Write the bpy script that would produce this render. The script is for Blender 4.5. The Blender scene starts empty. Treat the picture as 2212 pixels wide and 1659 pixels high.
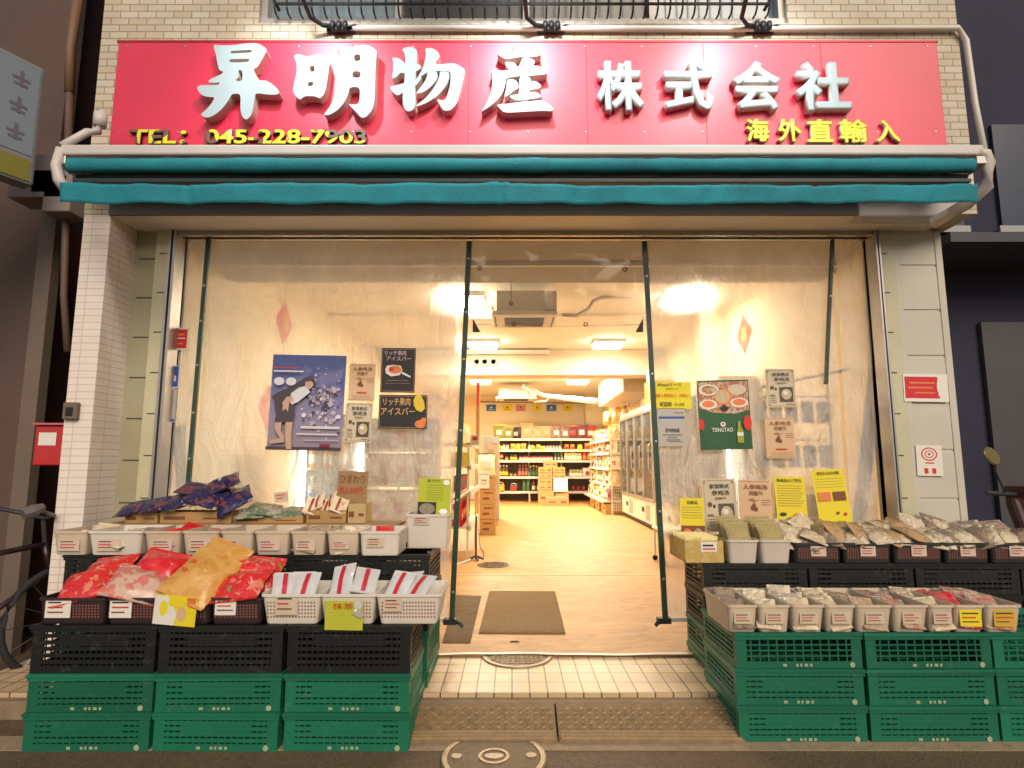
import bpy, math, random
from mathutils import Vector, Matrix, noise
random.seed(7)
R = math.radians
SC = bpy.context.scene
COL = SC.collection

# ------------------------------------------------------------------ camera
CH = 1.15; TH = R(7.42); F = 1270.0; W0, H0 = 2212.0, 1659.0
cd = bpy.data.cameras.new('camera'); cam = bpy.data.objects.new('camera', cd); COL.objects.link(cam)
cam.location = (0, 0, CH); cam.rotation_euler = (R(90) + TH, 0, 0)
cd.sensor_width = 36; cd.lens = 36 * F / W0; cd.clip_end = 300; cd.clip_start = .05
cd.dof.use_dof = True; cd.dof.focus_distance = 5.2; cd.dof.aperture_fstop = 3.5
SC.camera = cam

# ------------------------------------------------------------------ world, dim night sky and a weak street glow
wd = bpy.data.worlds.new('World'); SC.world = wd; wd.use_nodes = True
nt = wd.node_tree; bg = nt.nodes['Background']
sky = nt.nodes.new('ShaderNodeTexSky'); sky.sky_type = 'NISHITA'; sky.sun_disc = False
sky.sun_elevation = R(32); sky.sun_rotation = R(200)
nt.links.new(sky.outputs[0], bg.inputs[0]); bg.inputs[1].default_value = 0.030
sd = bpy.data.lights.new('sun', 'SUN'); sd.energy = 1.25; sd.angle = R(35); sd.color = (1, .83, .66)
so = bpy.data.objects.new('sun', sd); COL.objects.link(so)
so.rotation_euler = (R(58), 0, R(20)); so.location = (3, -6, 6)
SC.view_settings.view_transform = 'Standard'; SC.view_settings.look = 'None'
SC.view_settings.exposure = 1.1; SC.view_settings.gamma = 1
SC.cycles.max_bounces = 9; SC.cycles.transparent_max_bounces = 16; SC.cycles.transmission_bounces = 8
SC.cycles.sample_clamp_indirect = 4; SC.cycles.caustics_reflective = False; SC.cycles.caustics_refractive = False

# ------------------------------------------------------------------ picture measure -> place in the street
def at(px, py, d):
    u = (px - W0 / 2) / F; v = (H0 / 2 - py) / F
    Y = math.cos(TH) - v * math.sin(TH); Z = math.sin(TH) + v * math.cos(TH)
    return Vector((u / Y * d, d, CH + Z / Y * d))
def fl(px, py, z):
    v = (H0 / 2 - py) / F
    Y = math.cos(TH) - v * math.sin(TH); Z = math.sin(TH) + v * math.cos(TH)
    return at(px, py, (z - CH) * Y / Z)
def xat(px, d, z):
    zc = d * math.cos(TH) + (z - CH) * math.sin(TH)
    return (px - W0 / 2) / F * zc
def ext(x0, x1, y0, y1, d):
    m = (y0 + y1) / 2
    return at(x0, m, d).x, at(x1, m, d).x, at(x0, y1, d).z, at(x0, y0, d).z

# ------------------------------------------------------------------ materials
MATS = {}
def nodes_of(m):
    m.use_nodes = True
    return m.node_tree, m.node_tree.nodes, m.node_tree.links, m.node_tree.nodes['Principled BSDF']
def M(name, col, rough=.5, metal=0, var=.15, scale=6, bump=0, bscale=60, coat=0, spec=.5, dirt=0):
    if name in MATS: return MATS[name]
    m = bpy.data.materials.new(name); t, n, l, p = nodes_of(m)
    tc = n.new('ShaderNodeTexCoord'); ns = n.new('ShaderNodeTexNoise'); ns.inputs['Scale'].default_value = scale
    ns.inputs['Detail'].default_value = 6; l.new(tc.outputs['Object'], ns.inputs['Vector'])
    mx = n.new('ShaderNodeMix'); mx.data_type = 'RGBA'
    c = col
    mx.inputs[6].default_value = (c[0] * (1 - var), c[1] * (1 - var), c[2] * (1 - var), 1)
    mx.inputs[7].default_value = (min(1, c[0] * (1 + var)), min(1, c[1] * (1 + var)), min(1, c[2] * (1 + var)), 1)
    l.new(ns.outputs[0], mx.inputs[0]); out = mx.outputs[2]
    if dirt:
        n2 = n.new('ShaderNodeTexNoise'); n2.inputs['Scale'].default_value = 2.3; n2.inputs['Detail'].default_value = 9
        n2.inputs['Roughness'].default_value = .7; l.new(tc.outputs['Object'], n2.inputs['Vector'])
        rp = n.new('ShaderNodeValToRGB'); rp.color_ramp.elements[0].position = .45; rp.color_ramp.elements[1].position = .75
        l.new(n2.outputs[0], rp.inputs[0]); mm = n.new('ShaderNodeMath'); mm.operation = 'MULTIPLY'; mm.inputs[1].default_value = dirt
        l.new(rp.outputs[0], mm.inputs[0]); m3 = n.new('ShaderNodeMix'); m3.data_type = 'RGBA'
        l.new(mm.outputs[0], m3.inputs[0]); l.new(out, m3.inputs[6]); m3.inputs[7].default_value = (c[0] * .35, c[1] * .32, c[2] * .3, 1)
        out = m3.outputs[2]
    l.new(out, p.inputs['Base Color'])
    p.inputs['Roughness'].default_value = rough; p.inputs['Metallic'].default_value = metal
    p.inputs['Coat Weight'].default_value = coat; p.inputs['Specular IOR Level'].default_value = spec
    if bump:
        nb = n.new('ShaderNodeTexNoise'); nb.inputs['Scale'].default_value = bscale; nb.inputs['Detail'].default_value = 5
        l.new(tc.outputs['Object'], nb.inputs['Vector']); b = n.new('ShaderNodeBump'); b.inputs['Strength'].default_value = bump
        b.inputs['Distance'].default_value = .01; l.new(nb.outputs[0], b.inputs['Height']); l.new(b.outputs[0], p.inputs['Normal'])
    MATS[name] = m; return m
def EM(name, col, s):
    if name in MATS: return MATS[name]
    m = bpy.data.materials.new(name); t, n, l, p = nodes_of(m)
    p.inputs['Base Color'].default_value = (*col, 1); p.inputs['Emission Color'].default_value = (*col, 1); p.inputs['Emission Strength'].default_value = s
    MATS[name] = m; return m
def brickmat(name, c1, c2, mort, bw, bh, ms=.06, rough=.55, axes='XZ', off=.5, bump=.5, var=1):
    if name in MATS: return MATS[name]
    m = bpy.data.materials.new(name); t, n, l, p = nodes_of(m)
    tc = n.new('ShaderNodeTexCoord'); sp = n.new('ShaderNodeSeparateXYZ'); cb = n.new('ShaderNodeCombineXYZ')
    l.new(tc.outputs['Object'], sp.inputs[0])
    if axes == 'XYZ':
        ad = n.new('ShaderNodeMath'); ad.operation = 'ADD'; l.new(sp.outputs['X'], ad.inputs[0]); l.new(sp.outputs['Y'], ad.inputs[1])
        l.new(ad.outputs[0], cb.inputs[0]); l.new(sp.outputs['Z'], cb.inputs[1])
    else:
        l.new(sp.outputs[axes[0]], cb.inputs[0]); l.new(sp.outputs[axes[1]], cb.inputs[1])
    b = n.new('ShaderNodeTexBrick'); b.offset = off; b.inputs['Scale'].default_value = 1
    b.inputs['Brick Width'].default_value = bw; b.inputs['Row Height'].default_value = bh
    b.inputs['Mortar Size'].default_value = ms * bh; b.inputs['Mortar Smooth'].default_value = .15; b.inputs['Bias'].default_value = 0
    b.inputs['Color1'].default_value = (*c1, 1); b.inputs['Color2'].default_value = (*c2, 1); b.inputs['Mortar'].default_value = (*mort, 1)
    l.new(cb.outputs[0], b.inputs['Vector'])
    ns = n.new('ShaderNodeTexNoise'); ns.inputs['Scale'].default_value = 3.5; ns.inputs['Detail'].default_value = 8; l.new(tc.outputs['Object'], ns.inputs['Vector'])
    mx = n.new('ShaderNodeMix'); mx.data_type = 'RGBA'; mx.blend_type = 'MULTIPLY'; mx.inputs[0].default_value = .45 * var
    l.new(b.outputs[0], mx.inputs[6]); l.new(ns.outputs['Color'], mx.inputs[7])
    hs = n.new('ShaderNodeHueSaturation'); hs.inputs['Saturation'].default_value = .9; hs.inputs['Value'].default_value = 1.22; l.new(mx.outputs[2], hs.inputs['Color'])
    hx = n.new('ShaderNodeRGBToBW'); l.new(ns.outputs['Color'], hx.inputs[0]); l.new(hx.outputs[0], mx.inputs[7])
    l.new(hs.outputs[0], p.inputs['Base Color']); p.inputs['Roughness'].default_value = rough
    iv = n.new('ShaderNodeMath'); iv.operation = 'SUBTRACT'; iv.inputs[0].default_value = 1; l.new(b.outputs['Fac'], iv.inputs[1])
    bp = n.new('ShaderNodeBump'); bp.inputs['Strength'].default_value = bump; bp.inputs['Distance'].default_value = .004
    l.new(iv.outputs[0], bp.inputs['Height']); l.new(bp.outputs[0], p.inputs['Normal'])
    MATS[name] = m; return m
def patchmat(name, cols, scale=14, rough=.35, coat=.3, bump=.3):
    """printed packaging: several flat inks in random patches"""
    if name in MATS: return MATS[name]
    m = bpy.data.materials.new(name); t, n, l, p = nodes_of(m)
    tc = n.new('ShaderNodeTexCoord'); ns = n.new('ShaderNodeTexNoise'); ns.inputs['Scale'].default_value = scale; ns.inputs['Detail'].default_value = 2.5
    oi = n.new('ShaderNodeObjectInfo'); va = n.new('ShaderNodeVectorMath'); va.operation = 'ADD'
    sc = n.new('ShaderNodeMath'); sc.operation = 'MULTIPLY'; sc.inputs[1].default_value = 30; l.new(oi.outputs['Random'], sc.inputs[0])
    l.new(tc.outputs['Object'], va.inputs[0]); l.new(sc.outputs[0], va.inputs[1]); l.new(va.outputs[0], ns.inputs['Vector'])
    rp = n.new('ShaderNodeValToRGB'); rp.color_ramp.interpolation = 'CONSTANT'; e = rp.color_ramp.elements
    k = len(cols); pos = [0] + [.36 + .32 * i / max(1, k - 1) for i in range(1, k)]
    e[0].color = (*cols[0], 1); e[0].position = 0; e[1].color = (*cols[1], 1); e[1].position = pos[1] if k > 1 else 1
    for i in range(2, k):
        q = e.new(pos[i]); q.color = (*cols[i], 1)
    l.new(ns.outputs[0], rp.inputs[0]); l.new(rp.outputs[0], p.inputs['Base Color'])
    p.inputs['Roughness'].default_value = rough; p.inputs['Coat Weight'].default_value = coat; p.inputs['Coat Roughness'].default_value = .15
    nb = n.new('ShaderNodeTexNoise'); nb.inputs['Scale'].default_value = 28; l.new(va.outputs[0], nb.inputs['Vector'])
    b = n.new('ShaderNodeBump'); b.inputs['Strength'].default_value = bump; b.inputs['Distance'].default_value = .02
    l.new(nb.outputs[0], b.inputs['Height']); l.new(b.outputs[0], p.inputs['Normal'])
    MATS[name] = m; return m
def filmmat(name, col, alpha=.4, rough=.1, crinkle=0, trans=.35, bscale=30):
    """thin plastic: part see-through, part milky, with a sheen"""
    if name in MATS: return MATS[name]
    m = bpy.data.materials.new(name); m.use_nodes = True; n = m.node_tree.nodes; l = m.node_tree.links; n.clear()
    o = n.new('ShaderNodeOutputMaterial'); tr = n.new('ShaderNodeBsdfTransparent'); df = n.new('ShaderNodeBsdfDiffuse'); tl = n.new('ShaderNodeBsdfTranslucent'); gl = n.new('ShaderNodeBsdfGlossy')
    df.inputs[0].default_value = (*col, 1); tl.inputs[0].default_value = (*col, 1); gl.inputs['Roughness'].default_value = rough
    a = n.new('ShaderNodeMixShader'); a.inputs[0].default_value = trans; l.new(df.outputs[0], a.inputs[1]); l.new(tl.outputs[0], a.inputs[2])
    b = n.new('ShaderNodeMixShader'); b.inputs[0].default_value = alpha; l.new(tr.outputs[0], b.inputs[1]); l.new(a.outputs[0], b.inputs[2])
    fr = n.new('ShaderNodeFresnel'); fr.inputs[0].default_value = 1.28
    c = n.new('ShaderNodeMixShader'); l.new(fr.outputs[0], c.inputs[0]); l.new(b.outputs[0], c.inputs[1]); l.new(gl.outputs[0], c.inputs[2]); l.new(c.outputs[0], o.inputs[0])
    if crinkle:
        tc = n.new('ShaderNodeTexCoord'); vo = n.new('ShaderNodeTexNoise'); vo.inputs['Scale'].default_value = bscale; vo.inputs['Distortion'].default_value = 1.5
        l.new(tc.outputs['Object'], vo.inputs['Vector']); bp = n.new('ShaderNodeBump'); bp.inputs['Strength'].default_value = crinkle; bp.inputs['Distance'].default_value = .03
        l.new(vo.outputs[0], bp.inputs['Height'])
        for q in (df, tl, gl): l.new(bp.outputs[0], q.inputs['Normal'])
        l.new(bp.outputs[0], fr.inputs['Normal'])
    MATS[name] = m; return m
def curtainmat():
    m = bpy.data.materials.new('woven_vinyl'); m.use_nodes = True; n = m.node_tree.nodes; l = m.node_tree.links; n.clear()
    o = n.new('ShaderNodeOutputMaterial'); tc = n.new('ShaderNodeTexCoord')
    tr = n.new('ShaderNodeBsdfTransparent'); rf = n.new('ShaderNodeBsdfRefraction'); rf.inputs['Roughness'].default_value = .55; rf.inputs['IOR'].default_value = 1.055
    tl = n.new('ShaderNodeBsdfTranslucent'); df = n.new('ShaderNodeBsdfDiffuse'); gl = n.new('ShaderNodeBsdfGlossy'); gl.inputs['Roughness'].default_value = .2
    for q in (tl, df): q.inputs[0].default_value = (.80, .76, .70, 1)
    rf.inputs[0].default_value = (.97, .95, .9, 1)
    # horizontal and vertical threads
    wv = n.new('ShaderNodeTexWave'); wv.bands_direction = 'Z'; wv.inputs['Scale'].default_value = 38; wv.inputs['Distortion'].default_value = 2; l.new(tc.outputs['Object'], wv.inputs[0])
    wx = n.new('ShaderNodeTexWave'); wx.bands_direction = 'X'; wx.inputs['Scale'].default_value = 38; wx.inputs['Distortion'].default_value = 2; l.new(tc.outputs['Object'], wx.inputs[0])
    ad = n.new('ShaderNodeMath'); ad.operation = 'ADD'; l.new(wv.outputs['Fac'], ad.inputs[0]); l.new(wx.outputs['Fac'], ad.inputs[1])
    mp = n.new('ShaderNodeMapping'); mp.inputs['Scale'].default_value = (5, 5, 2.2); l.new(tc.outputs['Object'], mp.inputs[0])
    n3 = n.new('ShaderNodeTexNoise'); n3.inputs['Scale'].default_value = 1.4; n3.inputs['Detail'].default_value = 5; n3.inputs['Distortion'].default_value = .8; l.new(mp.outputs[0], n3.inputs[0])
    b3 = n.new('ShaderNodeBump'); b3.inputs['Strength'].default_value = 1.0; b3.inputs['Distance'].default_value = .05; l.new(n3.outputs[0], b3.inputs['Height'])
    bp = n.new('ShaderNodeBump'); bp.inputs['Strength'].default_value = .35; bp.inputs['Distance'].default_value = .004; l.new(ad.outputs[0], bp.inputs['Height']); l.new(b3.outputs[0], bp.inputs['Normal'])
    for q in (rf, tl, df, gl): l.new(bp.outputs[0], q.inputs['Normal'])
    ns = n.new('ShaderNodeTexNoise'); ns.inputs['Scale'].default_value = 5; ns.inputs['Detail'].default_value = 6; l.new(tc.outputs['Object'], ns.inputs['Vector'])
    mr = n.new('ShaderNodeMapRange'); mr.inputs[1].default_value = .3; mr.inputs[2].default_value = .7; mr.inputs[3].default_value = .28; mr.inputs[4].default_value = .50; l.new(ns.outputs[0], mr.inputs[0])
    a = n.new('ShaderNodeMixShader'); a.inputs[0].default_value = .45; l.new(df.outputs[0], a.inputs[1]); l.new(tl.outputs[0], a.inputs[2])
    b = n.new('ShaderNodeMixShader'); b.inputs[0].default_value = .28; l.new(tr.outputs[0], b.inputs[1]); l.new(rf.outputs[0], b.inputs[2])
    c = n.new('ShaderNodeMixShader'); l.new(mr.outputs[0], c.inputs[0]); l.new(b.outputs[0], c.inputs[1]); l.new(a.outputs[0], c.inputs[2])
    d = n.new('ShaderNodeMixShader'); d.inputs[0].default_value = .09; l.new(c.outputs[0], d.inputs[1]); l.new(gl.outputs[0], d.inputs[2]); l.new(d.outputs[0], o.inputs[0])
    MATS['woven_vinyl'] = m; return m

# ------------------------------------------------------------------ mesh builder
class MB:
    def __init__(s): s.v = []; s.f = []; s.m = []; s.mats = []
    def mi(s, mat):
        if mat not in s.mats: s.mats.append(mat)
        return s.mats.index(mat)
    def add(s, vs, fs, mat, tf=None):
        k = len(s.v); i = s.mi(mat)
        s.v += [tuple(tf @ Vector(v)) if tf else tuple(v) for v in vs]
        s.f += [tuple(a + k for a in f) for f in fs]; s.m += [i] * len(fs); return s
    def box(s, x0, x1, y0, y1, z0, z1, mat, tf=None):
        return s.add([(x0, y0, z0), (x1, y0, z0), (x1, y1, z0), (x0, y1, z0), (x0, y0, z1), (x1, y0, z1), (x1, y1, z1), (x0, y1, z1)],
                     [(0, 3, 2, 1), (4, 5, 6, 7), (0, 1, 5, 4), (1, 2, 6, 5), (2, 3, 7, 6), (3, 0, 4, 7)], mat, tf)
    def lathe(s, prof, mat, n=16, tf=None, cap=True):
        vs = []; fs = []
        for r, z in prof:
            for i in range(n): a = 2 * math.pi * i / n; vs.append((r * math.cos(a), r * math.sin(a), z))
        for j in range(len(prof) - 1):
            for i in range(n): k = (i + 1) % n; fs.append((j * n + i, j * n + k, (j + 1) * n + k, (j + 1) * n + i))
        if cap: fs.append(tuple(reversed(range(n)))); fs.append(tuple(range((len(prof) - 1) * n, len(prof) * n)))
        return s.add(vs, fs, mat, tf)
    def tube(s, pts, r, mat, n=8, closed=False):
        pts = [Vector(p) for p in pts]; vs = []; fs = []; N = len(pts)
        rr = r if isinstance(r, (list, tuple)) else [r] * N
        for i, p in enumerate(pts):
            a = pts[(i - 1) % N] if closed else pts[max(0, i - 1)]; b = pts[(i + 1) % N] if closed else pts[min(N - 1, i + 1)]
            d = (b - a).normalized(); up = Vector((0, 0, 1)) if abs(d.z) < .95 else Vector((1, 0, 0))
            u = d.cross(up).normalized(); w = u.cross(d)
            for k in range(n): t = 2 * math.pi * k / n; vs.append(p + (u * math.cos(t) + w * math.sin(t)) * rr[i])
        for i in range(N if closed else N - 1):
            j = (i + 1) % N
            for k in range(n): q = (k + 1) % n; fs.append((i * n + k, j * n + k, j * n + q, i * n + q))
        if not closed: fs.append(tuple(range(n))); fs.append(tuple(reversed(range((N - 1) * n, N * n))))
        return s.add(vs, fs, mat)
    def ell(s, cx, cz, rx, rz, y, mat, n=24):
        vs = [(cx + rx * math.cos(2 * math.pi * i / n), y, cz + rz * math.sin(2 * math.pi * i / n)) for i in range(n)]
        return s.add(vs, [tuple(range(n))], mat)
    def poly(s, pts, y, mat): return s.add([(x, y, z) for x, z in pts], [tuple(range(len(pts)))], mat)
    def rect(s, x0, x1, z0, z1, y, mat): return s.poly([(x0, z0), (x1, z0), (x1, z1), (x0, z1)], y, mat)
    def pillow(s, w, h, t, mat, nx=9, ny=11, wr=.006, seed=0, tf=None, seal=.08):
        vs = []; fs = []
        for side in (-1, 1):
            for j in range(ny + 1):
                for i in range(nx + 1):
                    u = 2 * i / nx - 1; v = 2 * j / ny - 1; vv = max(0, 1 - abs(v) / (1 - seal)) ** .55 if abs(v) < 1 - seal else 0
                    th = t / 2 * (max(0, 1 - u * u) ** .5) * vv
                    k = noise.noise(Vector((u * 2.1 + seed, v * 2.3, side * 3 + seed))) * wr * (1 - abs(u)) ** .3 + noise.noise(Vector((u * 6 + seed, v * 6, side + seed * 2))) * wr * .6
                    pin = 1 - .06 * (1 - abs(v)) * (abs(u))
                    vs.append((u * w / 2 * pin, side * (th + .0008) + k, v * h / 2 + noise.noise(Vector((u * 3, v, seed))) * wr))
        n1 = (nx + 1) * (ny + 1)
        for j in range(ny):
            for i in range(nx):
                a = j * (nx + 1) + i; q = (a, a + 1, a + nx + 2, a + nx + 1)
                fs.append(q); fs.append(tuple(reversed([x + n1 for x in q])))
        return s.add(vs, fs, mat, tf)
    def build(s, name, parent=None, loc=(0, 0, 0), rot=(0, 0, 0), smooth=False, bevel=0, label=None, fit=None):
        me = bpy.data.meshes.new(name); me.from_pydata(s.v, [], s.f)
        for m in s.mats: me.materials.append(m)
        me.polygons.foreach_set('material_index', s.m)
        if smooth: me.polygons.foreach_set('use_smooth', [True] * len(s.f))
        me.update(); o = bpy.data.objects.new(name, me); COL.objects.link(o); o.location = loc; o.rotation_euler = rot
        if parent: o.parent = parent
        if bevel:
            b = o.modifiers.new('bevel', 'BEVEL'); b.width = bevel; b.segments = 2; b.limit_method = 'ANGLE'
        if label: o['label'] = label
        return o
KIDS = {}
def thing(name, label, cat, loc=(0, 0, 0), rot=(0, 0, 0), group=None):
    o = bpy.data.objects.new(name, None); COL.objects.link(o); o.empty_display_size = .1
    o.location = loc; o.rotation_euler = rot if isinstance(rot, (tuple, list)) else (0, 0, rot); o['label'] = label; o['category'] = cat
    if group: o['group'] = group
    return o
def tag(o, label, cat, group=None):
    o['label'] = label; o['category'] = cat
    if group: o['group'] = group
    return o
def struct(o): o['kind'] = 'structure'; return o
def dup(src, loc, rot=(0, 0, 0), label=None, group=None, scale=None):
    r = src.copy(); COL.objects.link(r); r.location = loc; r.rotation_euler = rot if isinstance(rot, (tuple, list)) else (0, 0, rot)
    if scale: r.scale = scale
    if label: r['label'] = label
    if group: r['group'] = group
    for ch in src.children:
        c = ch.copy(); COL.objects.link(c); c.parent = r
        for g in ch.children:
            e = g.copy(); COL.objects.link(e); e.parent = c
    return r

# ------------------------------------------------------------------ lettering
def textmesh(body, bold=0, depth=0, res=3):
    """bold widens the strokes by a flat bevel, so that neighbouring strokes merge cleanly"""
    cu = bpy.data.curves.new('t', 'FONT'); cu.body = body; cu.size = 1; cu.resolution_u = res; cu.align_x = 'CENTER'
    if depth: cu.extrude = .5; cu.bevel_depth = bold; cu.bevel_resolution = 0
    else: cu.offset = min(bold, .012)
    o = bpy.data.objects.new('t', cu); COL.objects.link(o); dg = bpy.context.evaluated_depsgraph_get()
    me = bpy.data.meshes.new_from_object(o.evaluated_get(dg)); bpy.data.objects.remove(o); bpy.data.curves.remove(cu)
    if depth and bold:
        for v in me.vertices:
            z = v.co.z
            v.co.z = .5 if z > .5 + bold * .5 else .47 if z > 0 else -.47 if z > -.5 - bold * .5 else -.5
    return me
def chaikin(p, n=2):
    for _ in range(n):
        q = []
        for i in range(len(p)):
            a, b = p[i], p[(i + 1) % len(p)]
            q += [(a[0] * .78 + b[0] * .22, a[1] * .78 + b[1] * .22), (a[0] * .22 + b[0] * .78, a[1] * .22 + b[1] * .78)]
        p = q
    return p
def plates(polys, conv, depth, mat, side, name, parent, ybase):
    """cut-out brush strokes: each item is [outline, hole, hole...] in trace units"""
    acc = None; V = []; Fc = []; Mi = []
    for k, grp in enumerate(polys):
        cu = bpy.data.curves.new('s', 'CURVE'); cu.dimensions = '2D'; cu.fill_mode = 'BOTH'; dp = depth - .0012 * (k % 7); cu.extrude = dp / 2
        for ring_ in grp:
            pts = [conv(*q) for q in chaikin(ring_)]; sp_ = cu.splines.new('POLY'); sp_.points.add(len(pts) - 1)
            for i, (x, z) in enumerate(pts): sp_.points[i].co = (x, z, 0, 1)
            sp_.use_cyclic_u = True
        o = bpy.data.objects.new('s', cu); COL.objects.link(o); dg = bpy.context.evaluated_depsgraph_get(); me = bpy.data.meshes.new_from_object(o.evaluated_get(dg)); bpy.data.objects.remove(o); bpy.data.curves.remove(cu)
        k0 = len(V); V += [(v.co.x, ybase - dp / 2 - v.co.z, v.co.y) for v in me.vertices]
        for p in me.polygons: Fc.append([i + k0 for i in p.vertices]); Mi.append(0 if abs(p.normal.z) > .7 else 1)
        bpy.data.meshes.remove(me)
    me = bpy.data.meshes.new(name); me.from_pydata(V, [], Fc); me.materials.append(mat); me.materials.append(side); me.polygons.foreach_set('material_index', Mi); me.update()
    o = bpy.data.objects.new(name, me); COL.objects.link(o); o.parent = parent; return o
def letters(name, body, x0, x1, z0, z1, y, mat, parent, bold=.01, depth=0, side=None, keep=False, warp=None, label=None):
    """lettering laid in the local XZ plane, facing -Y, fitted to a box"""
    me = textmesh(body, bold, 0.5 if depth else 0)
    vs = [v.co for v in me.vertices]
    if not vs: return None
    ax0 = min(v.x for v in vs); ax1 = max(v.x for v in vs); ay0 = min(v.y for v in vs); ay1 = max(v.y for v in vs)
    sx = (x1 - x0) / max(1e-6, ax1 - ax0); sz = (z1 - z0) / max(1e-6, ay1 - ay0)
    if keep: sx = sz = min(sx, sz)
    cx = (x0 + x1) / 2; cz = (z0 + z1) / 2
    for v in me.vertices:
        u = (v.co.x - (ax0 + ax1) / 2) * sx; w = (v.co.y - (ay0 + ay1) / 2) * sz
        if warp: u, w = warp(u, w)
        v.co = (cx + u, y - (v.co.z + .5) * depth if depth else y, cz + w)
    me.materials.clear(); me.materials.append(mat)
    if side:
        me.materials.append(side)
        me.update()
        for p in me.polygons: p.material_index = 0 if p.normal.y < -.7 or p.normal.y > .7 else 1
    me.name = name; o = bpy.data.objects.new(name, me); COL.objects.link(o); o.parent = parent
    if label: o['label'] = label
    return o

# ------------------------------------------------------------------ palette
cream = M('cream_plaster', (.66, .58, .44), .7, var=.08, scale=2, bump=.15, bscale=25)
ceilm = M('ceiling_paint', (.82, .79, .71), .75, var=.1, scale=1.5, bump=.15, bscale=12, dirt=.12)
concr = M('floor_concrete', (.50, .265, .085), .55, var=.45, scale=3.0, bump=.15, bscale=14, dirt=.55)
for nd in concr.node_tree.nodes:
    if nd.type == 'TEX_NOISE' and nd.inputs['Scale'].default_value < 4:
        mp_ = concr.node_tree.nodes.new('ShaderNodeMapping'); mp_.inputs['Scale'].default_value = (.9, 2.6, 1); nd.inputs['Distortion'].default_value = 1.1; nd.inputs['Roughness'].default_value = .72
        lk = nd.inputs['Vector'].links[0]; src_ = lk.from_socket; concr.node_tree.links.new(src_, mp_.inputs[0]); concr.node_tree.links.new(mp_.outputs[0], nd.inputs['Vector'])
green = M('crate_green', (.008, .150, .080), .42, var=.2, scale=9, bump=.15, bscale=70, dirt=.38)
def vary(m, amt):
    t, n, l, p = nodes_of(m); oi = n.new('ShaderNodeObjectInfo'); lk = p.inputs['Base Color'].links[0]; src_ = lk.from_socket
    mr = n.new('ShaderNodeMapRange'); mr.inputs[3].default_value = 1 - amt; mr.inputs[4].default_value = 1 + amt; l.new(oi.outputs['Random'], mr.inputs[0])
    hs = n.new('ShaderNodeHueSaturation'); l.new(mr.outputs[0], hs.inputs['Value']); l.new(src_, hs.inputs['Color'])
    # pale scuffs
    tc = n.new('ShaderNodeTexCoord'); va = n.new('ShaderNodeVectorMath'); va.operation = 'ADD'; l.new(tc.outputs['Object'], va.inputs[0]); mu = n.new('ShaderNodeMath'); mu.operation = 'MULTIPLY'; mu.inputs[1].default_value = 40; l.new(oi.outputs['Random'], mu.inputs[0]); l.new(mu.outputs[0], va.inputs[1])
    ns = n.new('ShaderNodeTexNoise'); ns.inputs['Scale'].default_value = 22; ns.inputs['Detail'].default_value = 8; ns.inputs['Roughness'].default_value = .8; l.new(va.outputs[0], ns.inputs[0])
    rp = n.new('ShaderNodeValToRGB'); rp.color_ramp.elements[0].position = .56; rp.color_ramp.elements[1].position = .70; rp.color_ramp.elements[1].color = (.25, .25, .25, 1); l.new(ns.outputs[0], rp.inputs[0])
    mx = n.new('ShaderNodeMix'); mx.data_type = 'RGBA'; l.new(rp.outputs[0], mx.inputs[0]); l.new(hs.outputs[0], mx.inputs[6]); mx.inputs[7].default_value = (.20, .24, .17, 1); l.new(mx.outputs[2], p.inputs['Base Color'])
vary(green, .22)
black = M('crate_black', (.007, .008, .007), .45, var=.3, scale=8, bump=.1)
vary(black, .3)
olive = M('pole_green', (.02, .055, .035), .4, var=.2)
alum = M('aluminium', (.42, .40, .38), .38, .75, var=.1, scale=12)
steelw = M('white_enamel', (.74, .71, .64), .4, var=.06)
paperw = M('white_paper', (.78, .74, .66), .7, var=.05)
papery = M('yellow_paper', (.80, .66, .02), .65, var=.05)
paperg = M('lime_paper', (.50, .56, .03), .65, var=.08)
kraft = M('kraft_paper', (.36, .22, .10), .8, var=.12, scale=14, bump=.1)
carton = M('carton_board', (.46, .27, .10), .8, var=.14, scale=9, bump=.12, bscale=40)
ink = M('black_ink', (.03, .025, .025), .6)
inkr = M('red_ink', (.62, .03, .02), .6)
inkw = M('white_ink', (.8, .78, .74), .6)
inkb = M('brown_ink', (.20, .07, .03), .7)
whitep = M('white_plastic', (.72, .66, .56), .45, var=.06)
teal = M('awning_teal', (.010, .24, .30), .8, var=.3, scale=6, bump=.45, bscale=120, dirt=.5)
dark = M('dark_metal', (.02, .02, .022), .5, .3)
rubber = M('black_rubber', (.02, .02, .02), .8)
clear = filmmat('clear_film', (.85, .82, .74), .22, .08, .9)
frost = filmmat('frosted_plastic', (1.0, .86, .66), .74, .25, .1, trans=.35)
VINYL = curtainmat()

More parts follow.
